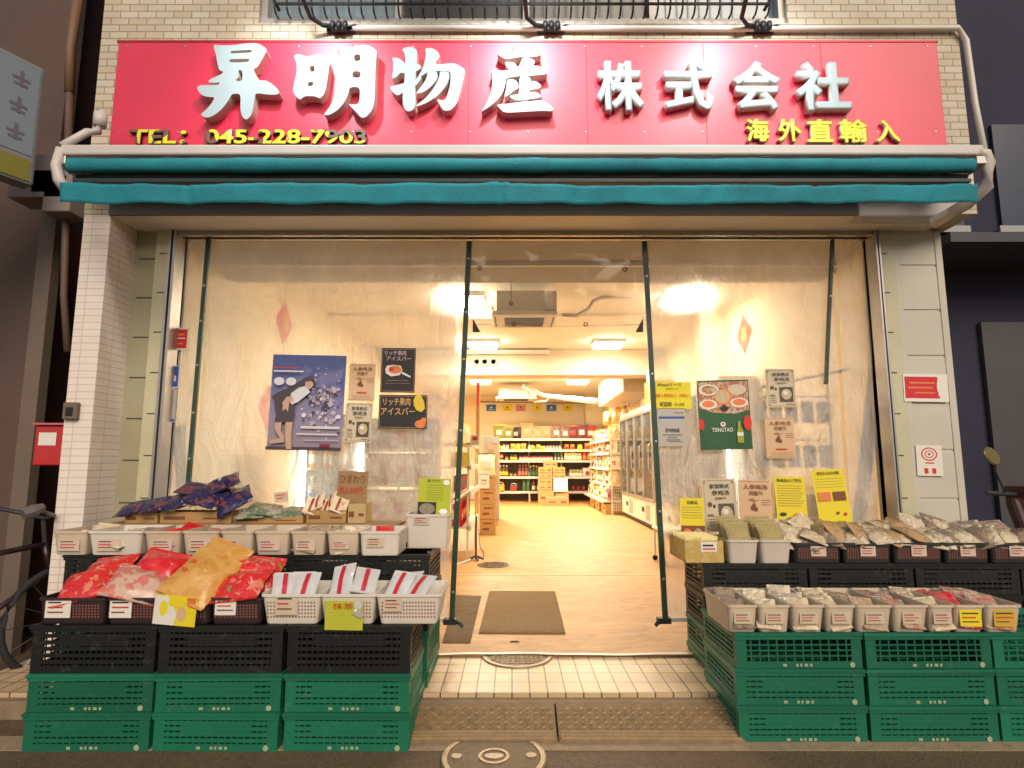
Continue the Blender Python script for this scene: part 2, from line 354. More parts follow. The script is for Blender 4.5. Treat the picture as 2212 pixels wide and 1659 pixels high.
# =================================================================== SETTING
SZ = -.12
def asph():
    m = bpy.data.materials.new('asphalt'); t, n, l, p = nodes_of(m); tc = n.new('ShaderNodeTexCoord')
    vo = n.new('ShaderNodeTexVoronoi'); vo.inputs['Scale'].default_value = 95; l.new(tc.outputs['Object'], vo.inputs[0])
    ns = n.new('ShaderNodeTexNoise'); ns.inputs['Scale'].default_value = 1.6; ns.inputs['Detail'].default_value = 8; l.new(tc.outputs['Object'], ns.inputs[0])
    rp = n.new('ShaderNodeValToRGB'); rp.color_ramp.elements[0].color = (.055, .036, .02, 1); rp.color_ramp.elements[1].color = (.20, .135, .075, 1)
    mx = n.new('ShaderNodeMix'); mx.data_type = 'FLOAT'; mx.inputs[0].default_value = .5; l.new(vo.outputs['Color'], mx.inputs[2]); l.new(ns.outputs[0], mx.inputs[3])
    l.new(mx.outputs[0], rp.inputs[0]); l.new(rp.outputs[0], p.inputs['Base Color']); p.inputs['Roughness'].default_value = .75
    b = n.new('ShaderNodeBump'); b.inputs['Strength'].default_value = .5; b.inputs['Distance'].default_value = .006; l.new(vo.outputs['Distance'], b.inputs['Height']); l.new(b.outputs[0], p.inputs['Normal'])
    return m
AS = asph()
b = MB(); b.add([(-60, -30, SZ), (60, -30, SZ), (60, 60, SZ), (-60, 60, SZ)], [(0, 1, 2, 3)], AS); struct(b.build('ground'))
TE = fl(1106, 1491, 0).y           # tiled edge of the apron
TH0 = fl(1106, 1413, 0).y          # white threshold line
BACK = 18.3; XL, XR = -2.52, 2.78
b = MB(); b.box(XL, XR, TH0, BACK, -.06, 0, concr)
struct(b.build('shop_floor'))
tilem = brickmat('apron_tile', (.60, .42, .21), (.66, .47, .25), (.10, .06, .035), .0905, .137, .028, .42, 'XY', 0, .4)
b = MB(); b.box(-2.85, 3.1, TE, TH0 - .001, SZ, -.012, tilem); struct(b.build('tiled_apron'))
conk = M('kerb_concrete', (.26, .185, .11), .85, var=.35, scale=16, bump=.5, bscale=90)
b = MB(); b.box(-2.85, 3.1, TE - .06, TE - .002, SZ, -.032, conk); struct(b.build('kerb', bevel=.006))
# white line of the threshold, a little wavy
b = MB(); N = 60
for i in range(N):
    x0 = -.62 + 1.9 * i / N; x1 = -.62 + 1.9 * (i + 1) / N
    w = lambda x: .012 * math.sin(x * 5.2 + 1.6) + .004 * math.sin(x * 17)
    b.add([(x0, TH0 - .02 + w(x0), .004), (x1, TH0 - .02 + w(x1), .004), (x1, TH0 + .015 + w(x1), .004), (x0, TH0 + .015 + w(x0), .004)], [(0, 1, 2, 3)], steelw)
struct(b.build('threshold_line'))
# pale gutter strip in the street
strip = M('gutter_concrete', (.34, .255, .16), .85, var=.3, scale=30, bump=.5, bscale=110)
g0 = fl(1106, 1622, SZ).y; g1 = fl(1106, 1592, SZ).y
b = MB(); b.box(-9, 9, g0, g1, SZ - .05, SZ + .004, strip); struct(b.build('gutter_strip'))
# dark brown four-sided patch laid on the shop floor
dark_patch = M('dark_concrete', (.13, .085, .04), .95, var=.4, scale=12, bump=.15)
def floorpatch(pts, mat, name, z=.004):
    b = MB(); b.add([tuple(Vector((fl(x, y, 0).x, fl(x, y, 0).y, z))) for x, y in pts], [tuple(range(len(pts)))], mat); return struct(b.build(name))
floorpatch([(955, 1390), (1016, 1390), (1040, 1288), (985, 1286)], dark_patch, 'floor_patch')
yj = fl(1106, 1243, 0).y; b = MB(); b.box(XL, XR, yj, yj + .03, .0005, .003, M('joint_filler', (.62, .44, .22), .6)); struct(b.build('floor_joint'))
ct_, cn_, cl2_, cp0_ = nodes_of(concr)   # worn patches of the painted floor
_s = cp0_.inputs['Base Color'].links[0].from_socket; _tc = cn_.new('ShaderNodeTexCoord'); _mp = cn_.new('ShaderNodeMapping'); _mp.inputs['Scale'].default_value = (1.2, 3.4, 1); cl2_.new(_tc.outputs['Object'], _mp.inputs[0])
_n = cn_.new('ShaderNodeTexNoise'); _n.inputs['Scale'].default_value = 2.2; _n.inputs['Detail'].default_value = 10; _n.inputs['Roughness'].default_value = .75; _n.inputs['Distortion'].default_value = 1.6; cl2_.new(_mp.outputs[0], _n.inputs[0])
_r = cn_.new('ShaderNodeValToRGB'); _r.color_ramp.elements[0].position = .47; _r.color_ramp.elements[1].position = .62; _r.color_ramp.elements[1].color = (.75, .75, .75, 1); cl2_.new(_n.outputs[0], _r.inputs[0])
_m = cn_.new('ShaderNodeMix'); _m.data_type = 'RGBA'; cl2_.new(_r.outputs[0], _m.inputs[0]); cl2_.new(_s, _m.inputs[6]); _m.inputs[7].default_value = (.30, .135, .036, 1); cl2_.new(_m.outputs[2], cp0_.inputs['Base Color'])
# rubber step ramp in two lengths
rampd = M('ramp_stud', (.33, .23, .12), .7, var=.3, scale=30)
ramp = M('ramp_rubber', (.25, .165, .08), .8, var=.4, scale=30, bump=.6, bscale=130)
def ramp_piece(x0, x1, label):
    t = thing('step_ramp', label, 'ramp', ((x0 + x1) / 2, TE - .30, SZ), 0, 'rubber ramps along the shop step')
    w = (x1 - x0) / 2 - .004; b = MB()
    b.add([(-w, 0, 0), (w, 0, 0), (w, .235, 0), (-w, .235, 0), (-w, 0, .012), (w, 0, .012), (w, .215, .085), (-w, .215, .085), (-w, .235, .085), (w, .235, .085)],
          [(0, 1, 5, 4), (4, 5, 6, 7), (7, 6, 9, 8), (8, 9, 2, 3), (1, 2, 9, 6, 5), (0, 4, 7, 8, 3)], ramp)
    b.build('body', t, bevel=.004)
    s = MB(); k = int(2 * w / .035)
    for i in range(k):
        for j in range(5):
            x = -w + .018 + i * .035; y = .075 + j * .028; z = .012 + (y) * .34
            s.add([(x - .012, y - .006, z + .001), (x, y - .012, z + .001), (x + .012, y, z + .006), (x, y + .01, z + .006)], [(0, 1, 2, 3)], rampd if (i + j) % 2 else ramp)
    s.build('tread', t)
    s = MB()
    for j in range(3):
        z = .014 + j * .006; s.box(-w + .01, w - .01, .008 + j * .018, .018 + j * .018, z, z + .009, rampd)
    s.build('nosing', t)
xa, xm, xb = -.47, .21, 1.06
ramp_piece(-1.15, xa - .0, 'rubber step ramp section partly behind the green crates on the left')
ramp_piece(xa, xm, 'wide worn rubber step ramp between the crates, below the tiled step')
ramp_piece(xm, xb, 'rubber step ramp section beside the right green crates')

def disc(name, label, cx, cy, z, r, style, mats):
    t = thing(name, label, 'manhole cover', (cx, cy, z)); rim, face = mats
    b = MB(); b.lathe([(r * .9, .001), (r * .9, .008), (r, .008), (r * 1.03, 0.0)], rim, 56, cap=False); b.build('frame', t, smooth=False)
    b = MB(); b.lathe([(r * .885, 0), (r * .885, .006)], face, 56)
    s = MB()
    if style == 'plain':
        s.lathe([(r * .30, .006), (r * .30, .010), (r * .24, .010), (r * .24, .0065)], rim, 32, cap=False)
        s.lathe([(r * .15, .006), (r * .15, .009), (.001, .009)], rim, 24, tf=Matrix.Diagonal((1.25, .7, 1, 1)), cap=False)
        s.build('emblem', t)
        k = MB()
        for sx in (-1, 1):
            k.lathe([(r * .10, .006), (r * .10, .011), (r * .05, .011)], rim, 16, tf=Matrix.Translation((sx * r * .72, sx * r * .02, 0)), cap=True)
        k.build('keyhole', t)
    else:
        q = .028 if style == 'weave' else .02; n = int(r * .85 / q)
        for i in range(-n, n + 1):
            for j in range(-n, n + 1):
                x, y = i * q, j * q
                if x * x + y * y < (r * .83) ** 2:
                    a = R(35) if i % 2 else R(-35)
                    s.box(-q * .45, q * .45, -q * .14, q * .14, .006, .010, rim, Matrix.Translation((x, y, 0)) @ Matrix.Rotation(a, 4, 'Z'))
        s.build('tread', t)
    b.build('plate', t)
    return t
iron = M('cast_iron', (.16, .12, .075), .55, .35, var=.3, scale=20, bump=.25)
ironl = M('worn_iron', (.30, .22, .13), .45, .35, var=.25, scale=22, bump=.2)
covc = M('cover_concrete', (.21, .15, .085), .8, var=.3, scale=26, bump=.4)
c = fl(1067, 1640, SZ); disc('manhole_cover', 'large round concrete filled manhole cover in the street before the step', c.x, c.y, SZ + .0055, .222, 'plain', (ironl, covc))
c = fl(1117, 1412, 0); disc('manhole_cover', 'patterned iron manhole cover set in the yellow tiles', c.x, TH0 - .004, -.0115, .205, 'weave', (ironl, iron))
c = fl(1066, 1221, 0); disc('manhole_cover', 'small dark iron manhole cover on the shop floor by the left post', c.x, c.y, .004, .175, 'weave', (iron, iron))
# ribbed door mat
mat_m = M('mat_fibre', (.24, .155, .07), .95, var=.3, scale=40, bump=.5, bscale=200)
p0 = fl(1128, 1318, 0); t = thing('door_mat', 'brown ribbed rectangular door mat on the shop floor', 'doormat', (p0.x, p0.y, 0), R(-1))
A = fl(1030, 1362, 0); B_ = fl(1214, 1362, 0); C_ = fl(1190, 1274, 0)
wx = (B_.x - A.x) / 2; wy = (C_.y - A.y) / 2
b = MB(); b.box(-wx, wx, -wy, wy, .001, .008, mat_m); b.build('base', t, bevel=.003)
b = MB(); k = int(2 * wx / .016)
for i in range(k): b.box(-wx + .01 + i * .016, -wx + .019 + i * .016, -wy + .012, wy - .012, .008, .012, mat_m)
b.build('ribs', t)
c = fl(1112, 1387, 0); b = MB(); b.box(-.03, .03, -.008, .008, 0, .004, iron); b.box(-.02, .02, -.004, .004, .004, .006, rubber)
tag(b.build('floor_socket', loc=(c.x, c.y, .001)), 'small metal floor socket plate in front of the mat', 'socket plate')

# =================================================================== BUILDING
FD = 3.72; BD = 3.46
shop = thing('shop_building', 'narrow brick shop building lit from inside under a red sign', 'building', (0, FD, 0))
def bpart(mb, name, **k):
    o = mb.build(name, None, **k); o.parent = shop; o.matrix_parent_inverse = Matrix.Translation((0, -FD, 0)); return o
brick = brickmat('facade_brick', (.58, .47, .30), (.66, .59, .44), (.30, .25, .18), .115, .048, .07, .6, 'XZ')
tilew = brickmat('pillar_tile', (.74, .64, .56), (.78, .68, .60), (.56, .47, .40), .22, .042, .07, .4, 'XYZ', 0, .25, .35)
XB0, XB1 = -2.64, 2.87
W0z = at(1106, 50, BD).z
wx0, wx1 = at(560, 30, BD).x, at(1700, 30, BD).x
b = MB(); b.box(XB0, XB1, BD, BD + .3, 2.66, W0z, brick); b.box(XB0, wx0, BD, BD + .3, W0z, 6, brick); b.box(wx1, XB1, BD, BD + .3, W0z, 6, brick); b.box(wx0, wx1, BD, BD + .3, 5.3, 6, brick)
bpart(b, 'brick_wall')
b = MB(); b.box(XB0, XB1, BD + .3, 18.6, 3.28, 6, M('dark_side', (.12, .10, .09), .8)); bpart(b, 'upper_storey')
px = at(236, 500, BD).x
b = MB(); b.box(XB0 + .002, px, BD + .002, FD, SZ, 2.655, tilew); bpart(b, 'pillar', label='narrow tiled pillar left of the shutter')
panelg = M('jamb_panel', (.36, .34, .22), .5, var=.12, bump=.1); panell = M('jamb_panel_light', (.55, .52, .34), .45, var=.08); panelr = M('pillar_panel', (.56, .53, .44), .45, var=.08)
groove = M('joint_groove', (.07, .06, .045), .8)
zs = lambda d: at(1106, 500, d).z
ZH = zs(FD)
def xs(p, d=FD, y=520): return at(p, y, d).x
# jamb panels with joints
b = MB(); L0, L1, L2, L3 = px, xs(342), xs(370), xs(386)
b.box(L0, L1, FD, FD + .2, SZ, ZH, panelg); b.box(L1 + .002, L2, FD - .02, FD + .2, SZ, ZH, panell); bpart(b, 'jamb', label='green grey jamb panels beside the left pillar')
R0, R1, R2, R3 = xs(1885), xs(1925), xs(1934), xs(2030)
b = MB(); b.box(R0 + .03, R1, FD - .015, FD + .2, SZ, ZH, panell); bpart(b, 'jamb', label='pale yellow jamb strip on the right')
b = MB(); b.box(R1, R3, FD, FD + .3, SZ, ZH, panelr)
b.box(R1, R1 + .035, FD - .012, FD, SZ, ZH, panelr); b.box(R3 - .045, R3, FD - .012, FD, SZ, ZH, panelr)
k = 0; z = .02
while z < ZH - .1:
    b.box(R1 + .035, R3 - .045, FD - .007, FD, z, z + .285, panelr); z += .30
bpart(b, 'pillar', bevel=.004, label='grey panelled pillar right of the shutter')
b = MB()
for i in range(11):
    z = .1 + i * .262
    if z < ZH: b.box(L0 + .03, L1 - .01, FD - .002, FD + .01, z, z + .008, groove); b.box(L1 + .03, L2, FD - .022, FD, z + .03, z + .037, groove); b.box(R0 + .032, R0 + .075, FD - .017, FD, z + .03, z + .037, groove)
bpart(b, 'joints')
# header beam; awning shade is put into the fascia colour, its end stays pale
hdr = M('header_metal', (.80, .77, .70), .45, .0, var=.1, scale=4, bump=.05); fas = M('fascia_shaded', (.07, .066, .06), .6, var=.2)
b = MB(); b.box(px, at(2062, 470, BD).x, BD + .004, FD + .06, ZH, ZH + .006, hdr); bpart(b, 'soffit')
b = MB(); b.box(px, at(1850, 470, BD).x, BD - .02, BD - .001, ZH - .006, ZH + .25, fas); bpart(b, 'fascia')
b = MB(); b.box(at(1850, 470, BD).x + .002, at(2062, 470, BD).x, BD - .024, BD + .1, ZH - .02, ZH + .16, M('header_end', (.5, .47, .46), .5)); bpart(b, 'header_end', bevel=.015)
# shutter rails
for (x0, x1) in ((L2, L3), (R0, R0 + .03)):
    b = MB(); b.box(x0, x0 + (x1 - x0) * .35, FD - .03, FD + .12, 0, ZH, alum); b.box(x0 + (x1 - x0) * .65, x1, FD - .03, FD + .12, 0, ZH, alum); b.box(x0, x1, FD + .08, FD + .12, 0, ZH, dark); bpart(b, 'shutter_rail')
b = MB(); b.box(L3, R0, FD - .01, FD + .02, ZH - .03, ZH, alum); b.box(L3, R0, FD + .06, FD + .09, ZH - .03, ZH, alum); b.box(L3, R0, FD + .021, FD + .059, ZH - .012, ZH, dark); bpart(b, 'shutter_head')
# interior shell
ZC = 3.15
leftw = M('inner_wall', (.84, .72, .50), .65, var=.07, scale=1.4, bump=.12, bscale=14, dirt=.06)
b = MB(); b.box(XL - .1, XL, FD + .2, BACK, 0, ZC, leftw); bpart(b, 'side_wall')
b = MB(); b.box(XR, XR + .07, FD + .3, BACK, 0, ZC, leftw); bpart(b, 'side_wall')
b = MB(); b.box(XL - .1, XR + .07, BACK, BACK + .2, 0, ZC, leftw); bpart(b, 'back_wall')
b = MB(); b.box(XL - .1, XR + .07, FD + .3, BACK + .2, ZC, ZC + .12, ceilm); bpart(b, 'ceiling')
greyp = M('grey_soffit', (.30, .285, .26), .7, var=.12)
zA = at(1106, 576, 4.75).z
b = MB(); b.box(XL, XR, FD + .13, 4.70, zA + .03, ZC + .1, greyp); bpart(b, 'shutter_box')
b = MB(); b.box(XL, XR, 4.71, 4.74, zA - .005, ZC, steelw); b.box(XL, XR, 4.745, 5.2, zA, ZC, greyp); bpart(b, 'ceiling_beam')
zB = at(1106, 812, 10.6).z
b = MB(); b.box(XL, XR, 10.5, 10.95, zB, ZC - .002, cream); bpart(b, 'ceiling_beam', bevel=.01)
b = MB(); b.box(XL, XR, 7.85, 7.9, ZC - .035, ZC - .002, cream); b.box(XL, XL + 3.2, 10.38, 10.48, ZC - .10, ZC - .03, steelw); bpart(b, 'ceiling_trim')
# pillars along the inner sides
b = MB(); b.box(XR - .30, XR - .003, 7.5, 7.9, .004, ZC - .002, leftw); bpart(b, 'column')
b = MB(); b.box(XL + .002, XL + .1, 10.2, 10.9, .004, ZC - .01, leftw); b.box(2.25, XR - .01, 17.9, BACK - .01, 0.004, ZC - .01, leftw); bpart(b, 'column')
# first floor window
glassb = M('window_glass', (.20, .27, .30), .12, .0, var=.25, scale=3, coat=.5); glassd = M('window_dark', (.03, .035, .032), .2)
fw = M('window_frame', (.40, .38, .36), .45, .4)
b = MB(); b.box(wx0 + .01, wx1 - .01, BD + .10, BD + .12, W0z + .05, 5.3, glassb); wpane = b
t_w = MB(); t_w.box(wx0, wx1, BD + .02, BD + .14, W0z, W0z + .05, fw)
xa_, xb_ = at(852, 20, BD).x, at(1405, 20, BD).x
for x in (wx0, xa_, at(1130, 20, BD).x, xb_, wx1 - .04): t_w.box(x, x + .04, BD + .03, BD + .13, W0z + .05, 5.3, fw)
wo = bpart(t_w, 'window'); o = wpane.build('pane', wo); 
o = MB().box(xa_ + .04, xb_, BD + .085, BD + .095, W0z + .05, 5.3, glassd).build('dark_opening', wo)
# iron grille cage in front of that window
b = MB(); zg = at(1106, 40, 3.44).z
x = at(556, 30, 3.15).x; xe = at(1702, 30, 3.15).x
n = 40
for i in range(n + 1):
    xx = x + (xe - x) * i / n
    b.tube([(xx, 3.44, zg), (xx, 3.40, zg - .004), (xx, 3.37, zg + .02), (xx, 3.36, zg + .06), (xx, 3.36, zg + 1.1)], .0065, dark, 5)
for zz in (zg + .04, zg + .11, zg + 1.1): b.tube([(x, 3.365, zz), (xe, 3.365, zz)], .009, dark, 6)
for sx in (x, xe): b.tube([(sx, 3.44, zg + .06), (sx, 3.365, zg + .06)], .012, dark, 6)
tag(b.build('window_grille'), 'black iron cage grille under the upstairs window', 'window grille')
# conduit
b = MB(); z = at(1106, 58, BD - .04).z; b.tube([(at(762, 58, BD - .04).x, BD - .03, z), (at(1640, 60, BD - .04).x, BD - .03, z - .005), (XB1 - .02, BD - .03, z + .0), (XB1 + .03, BD - .02, z - .08), (XB1 + .06, BD, z - .5), (XB1 + .10, BD, z - 1.0)], .018, steelw, 8)
tag(b.build('conduit', smooth=True), 'thin white conduit running above the red sign', 'conduit')

# =================================================================== RED SIGN
sgn = thing('shop_sign', 'long red shop signboard with white raised characters above the awning', 'shop sign', (0, 3.42, 3.0))
def signred():
    m = M('sign_red', (.72, .012, .062), .42, var=.14, scale=2.2, bump=.03, bscale=9, coat=.6, dirt=.13)
    m.node_tree.nodes['Principled BSDF'].inputs['Coat Roughness'].default_value = .48
    return m
sr = signred(); SD = 3.40
s0 = at(246, 200, SD).x; s1 = at(2034, 200, SD).x; sz1 = at(1106, 91, SD).z; sz0 = at(1106, 318, SD).z
b = MB(); b.box(s0, s1, SD - 3.42, BD - 3.425, sz0 - 3, sz1 - 3, sr); b.build('panel', sgn, bevel=.004)
b = MB(); b.box(s0 - .01, s1 + .01, SD - 3.424, SD - 3.42 + .012, sz1 - 3, sz1 - 3 + .012, M('sign_edge', (.45, .05, .06), .4, .3)); b.build('trim', sgn)
b = MB()
for i in range(1, 7): x = s0 + (s1 - s0) * i / 7; b.box(x - .0015, x + .0015, SD - 3.4215, SD - 3.4195, sz0 - 3, sz1 - 3.002, M('sign_seam', (.32, .01, .03), .6))
b.build('seams', sgn)
b = MB()
for i in range(15):
    for z in (sz1 - 3.03, sz0 - 2.9): x = s0 + .06 + (s1 - s0 - .12) * i / 14; b.lathe([(.007, 0), (.005, .003), (.001, .0035)], alum, 8, Matrix.Translation((x, SD - 3.42, z)) @ Matrix.Rotation(R(90), 4, 'X'))
b.build('screws', sgn)
let = M('letter_face', (.42, .53, .56), .5, var=.08, scale=9, dirt=.12); lets = M('letter_side', (.62, .52, .45), .5); ylw = M('letter_yellow', (.85, .80, .01), .35)
def sch(ch, x0, x1, y0, y1, bold=.03, dep=.075, m=let, sd=lets, warp=None, d=None):
    d = d or SD - dep
    X0, X1, Z0, Z1 = ext(x0, x1, y0, y1, d)
    letters('character', ch, X0, X1, Z0 - 3, Z1 - 3, SD - 3.42 - .0, m, sgn, bold, dep, sd, warp=warp)
G4 = {
 0: (760, [[[(370,150),(450,168),(700,165),(900,135),(1060,125),(1150,150),(1250,215),(1270,260),(1230,330),(1170,440),(1100,555),(1040,570),(1060,650),(1120,775),(1240,765),(1340,815),(1440,900),(1490,975),(1450,1015),(1300,1015),(1075,985),(1055,1080),(1040,1230),(1000,1380),(910,1455),(840,1390),(810,1250),(822,1000),(690,1000),(650,1030),(600,1130),(500,1260),(380,1360),(250,1415),(170,1395),(130,1350),(230,1270),(330,1150),(375,1060),(280,1055),(180,1040),(110,980),(60,890),(130,850),(300,852),(450,845),(455,800),(330,815),(250,795),(300,745),(480,670),(530,620),(450,600),(420,480),(390,300),(350,200)],
      [(640,265),(800,255),(1010,240),(1005,292),(830,300),(640,310)], [(620,405),(800,400),(970,398),(960,450),(800,462),(620,460)], [(775,585),(850,600),(850,770),(760,790),(720,760),(790,720)]]]),
 1: (1140, [[[(70,350),(150,310),(250,350),(320,362),(430,330),(520,312),(620,370),(690,440),(680,560),(650,760),(620,950),(570,1040),(520,1085),(440,1040),(250,1040),(190,1105),(120,1060),(50,950),(90,780),(130,600),(120,460)], [(350,520),(430,520),(430,620),(350,620)], [(310,800),(410,790),(400,860),(320,880)]],
      [[(790,200),(880,165),(1000,200),(1120,195),(1280,150),(1400,180),(1490,250),(1500,290),(1480,500),(1470,900),(1460,1150),(1420,1280),(1330,1390),(1240,1420),(1140,1310),(1000,1170),(1080,1180),(1160,1180),(1200,1140),(1215,880),(1030,880),(1010,1000),(950,1130),(850,1260),(700,1360),(570,1370),(680,1240),(770,1060),(830,850),(860,600),(870,330),(850,260)], [(1110,320),(1220,320),(1220,430),(1110,440)], [(1080,610),(1220,610),(1220,720),(1080,720)]]]),
 2: (1500, [[[(350,240),(460,190),(560,200),(630,260),(600,600),(580,900),(600,1150),(560,1280),(450,1310),(380,1220),(370,1050),(400,800),(420,500),(410,290)]],
      [[(190,380),(270,370),(400,450),(430,540),(620,470),(690,520),(690,560),(560,640),(420,650),(330,630),(260,720),(180,740),(210,600),(210,430)]],
      [[(150,870),(300,840),(430,800),(560,770),(680,700),(700,720),(600,860),(400,960),(290,1030),(230,1000),(170,930)]],
      [[(750,220),(840,200),(930,230),(1000,300),(1010,360),(900,500),(1250,460),(1350,510),(1450,580),(1430,680),(1350,1020),(1300,1170),(1200,1280),(1080,1290),(1030,1220),(950,1080),(1060,1110),(1120,1080),(1190,850),(1200,650),(1170,600),(900,600),(760,640),(600,760),(640,690),(720,560),(780,300)]],
      [[(800,580),(940,580),(980,660),(950,760),(850,880),(720,970),(610,990),(620,950),(740,800),(790,700)]],
      [[(1010,590),(1160,600),(1180,700),(1120,850),(980,1020),(800,1140),(620,1210),(600,1190),(760,1070),(900,900),(1000,720)]]]),
 3: (1860, [[[(680,140),(750,150),(880,170),(940,230),(900,300),(740,290),(710,220)]], [[(410,290),(560,285),(720,260),(900,230),(1020,200),(1110,230),(1190,310),(1150,350),(1000,360),(840,360),(640,390),(560,400),(490,360)]],
      [[(550,450),(650,450),(740,470),(780,550),(830,470),(860,370),(1010,380),(1090,450),(1000,560),(830,600),(660,600),(610,560)]],
      [[(310,600),(390,580),(480,600),(600,590),(850,560),(1000,520),(1130,510),(1240,560),(1300,630),(1260,660),(1000,680),(780,690),(580,720),(570,820),(530,960),(450,1080),(330,1190),(210,1270),(140,1310),(240,1170),(310,1000),(340,850),(350,660)]],
      [[(800,670),(960,690),(1010,740),(960,1160),(810,1160)]], [[(590,740),(700,740),(780,780),(800,900),(720,930),(640,1000),(550,1050),(570,930),(590,850)]],
      [[(850,800),(960,780),(1080,760),(1190,840),(1170,890),(1010,920),(860,930)]], [[(620,1040),(800,1000),(1010,970),(1120,970),(1190,1040),(1150,1070),(1000,1090),(800,1120),(720,1100)]],
      [[(410,1180),(600,1170),(830,1140),(1000,1130),(1180,1100),(1310,1170),(1400,1240),(1380,1300),(1250,1290),(1000,1300),(700,1320),(540,1320),(470,1250)]]])}
def conv4(ox):
    def f(x, y):
        p = at((ox + x * .22905) / 1.8228, (140 + y * .22905) / 1.8228, SD - .066); return p.x, p.z - 3
    return f
for k_ in G4: plates(G4[k_][1], conv4(G4[k_][0]), .066, let, lets, 'character', sgn, SD - 3.42)
for a in (('株', 1290, 1392, 131, 238), ('式', 1435, 1542, 133, 237), ('会', 1583, 1688, 131, 238), ('社', 1720, 1838, 133, 238)): sch(*a, bold=.035, dep=.055)
for a in (('海', 1612, 1662, 256, 306), ('外', 1680, 1732, 256, 306), ('直', 1745, 1800, 257, 307), ('輸', 1815, 1875, 257, 308), ('入', 1892, 1945, 258, 308)): sch(*a, bold=.03, dep=.03, m=ylw)
X0, X1, Z0, Z1 = ext(280, 792, 280, 312, SD - .02)
letters('phone_number', 'TEL：045-228-7903', X0, X1, Z0 - 3, Z1 - 3, SD - 3.42, patchmat('letter_faded', [(.16, .11, .07), (.82, .76, .03), (.80, .74, .05), (.70, .58, .42)], 7, .5, 0, 0), sgn, .03, .025, M('letter_side_dark', (.12, .07, .06), .5))

# sign lamps on arms; the heads hang above the picture
def sign_lamp(pxm, label, pw, cone):
    w = at(pxm, 68, BD); t = thing('sign_lamp', label, 'sign lamp', tuple(w), 0, 'lamps over the red sign')
    b = MB(); b.box(-.09, .09, -.03, 0, -.02, .02, dark); b.box(-.05, .05, -.055, -.03, -.03, .03, dark); b.build('bracket', t, bevel=.006)
    b = MB(); b.tube([(0, -.04, 0), (-.10, -.06, -.005), (-.16, -.12, .0), (-.18, -.3, .06), (-.18, -.75, .26)], .014, dark, 8)
    b.tube([(.04, -.03, 0), (.09, -.05, .006), (.13, -.03, .016)], .006, dark, 6)
    for xx in (-.04, 0, .04): b.lathe([(.014, -.03), (.018, 0), (.014, .02)], dark, 8, Matrix.Translation((xx, -.06, 0)))
    b.build('arm', t, smooth=True)
    b = MB(); tf = Matrix.Translation((-.18, -.82, .24)) @ Matrix.Rotation(R(35), 4, 'X'); b.box(-.14, .14, -.05, .05, 0, .06, dark, tf); b.build('head', t, bevel=.01)
    e = MB(); e.add([(-.12, -.04, -.002), (.12, -.04, -.002), (.12, .04, -.002), (-.12, .04, -.002)], [(0, 3, 2, 1)], EM('lamp_led', (.9, .97, 1), 12), tf); e.build('lens', t)
    l = bpy.data.lights.new('spot', 'SPOT'); l.energy = pw; l.spot_size = R(cone); l.spot_blend = .9; l.shadow_soft_size = .05; l.color = (.95, .97, 1)
    lo = bpy.data.objects.new('lamp_light', l); COL.objects.link(lo); src = w + Vector((-.18, -.80, .20)); lo.location = src
    tg = Vector((w.x - .12, SD, 3.36)); lo.rotation_euler = (tg - src).to_track_quat('-Z', 'Y').to_euler(); lo.parent = t; lo.matrix_parent_inverse = Matrix.Translation(-w)
sign_lamp(738, 'black arm lamp mounted over the second large character, leftmost of three', 30, 105)
sign_lamp(1190, 'black arm lamp mounted over the fourth large character, middle of three', 42, 110)
sign_lamp(1640, 'black arm lamp nearest the conduit bend, rightmost of three', 28, 105)

# =================================================================== GUTTER, AWNING
GD = 3.05
g = thing('gutter_pipe', 'white square gutter with down pipes above the teal awning', 'gutter', (0, GD, 2.8))
X0, X1, Z0, Z1 = ext(128, 2128, 311, 334, GD); pvc = M('gutter_plastic', (.62, .57, .53), .45, var=.08)
b = MB(); b.box(X0, X1, 0, .08, Z0 - 2.8, Z1 - 2.8, pvc); b.build('channel', g, bevel=.012)
xe = X1
b = MB(); zt = Z1 - 2.8
b.tube([(xe - .03, .03, zt - .04), (xe + .02, .03, zt - .045), (xe + .035, .03, zt - .10), (xe + .03, .05, zt - .22), (xe - .03, .12, zt - .29), (xe - .1, .3, zt - .33)], .034, pvc, 10); b.build('down_pipe', g, smooth=True)
xe = X0
b = MB(); b.tube([(xe, .02, zt - .02), (xe - .02, .02, zt - .12), (xe, .02, zt - .20), (xe + .04, .05, zt - .27)], .03, pvc, 10)
b.tube([(xe, .02, zt), (xe + .07, .1, zt + .13), (xe + .09, .15, zt + .16), (xe + .09, .16, zt + .30)], .022, pvc, 8); b.lathe([(.035, 0), (.035, .08)], pvc, 10, Matrix.Translation((xe + .09, .16, zt + .2))); b.build('down_pipe', g, smooth=True)
aw = thing('awning', 'retracted teal fabric awning with a hanging valance across the shop front', 'awning', (0, 3.1, 2.6))
def wavysheet(px0, px1, ytop, ybot, d, mat, wob, n=120, rows=5, lean=0, thick=.003):
    b = MB(); vs = []; fs = []
    for i in range(n + 1):
        p = px0 + (px1 - px0) * i / n; yt = ytop(p); yb = ybot(p)
        for j in range(rows + 1):
            q = at(p, yt + (yb - yt) * j / rows, d); w = wob(p, j / rows)
            vs.append((q.x, q.y + w - 3.1 + lean * j / rows, q.z - 2.6))
    for i in range(n):
        for j in range(rows): a = i * (rows + 1) + j; fs.append((a, a + 1, a + rows + 2, a + rows + 1))
    b.add(vs, fs, mat); return b
nz = lambda a, s=0: noise.noise(Vector((a, s, s * 2.7)))
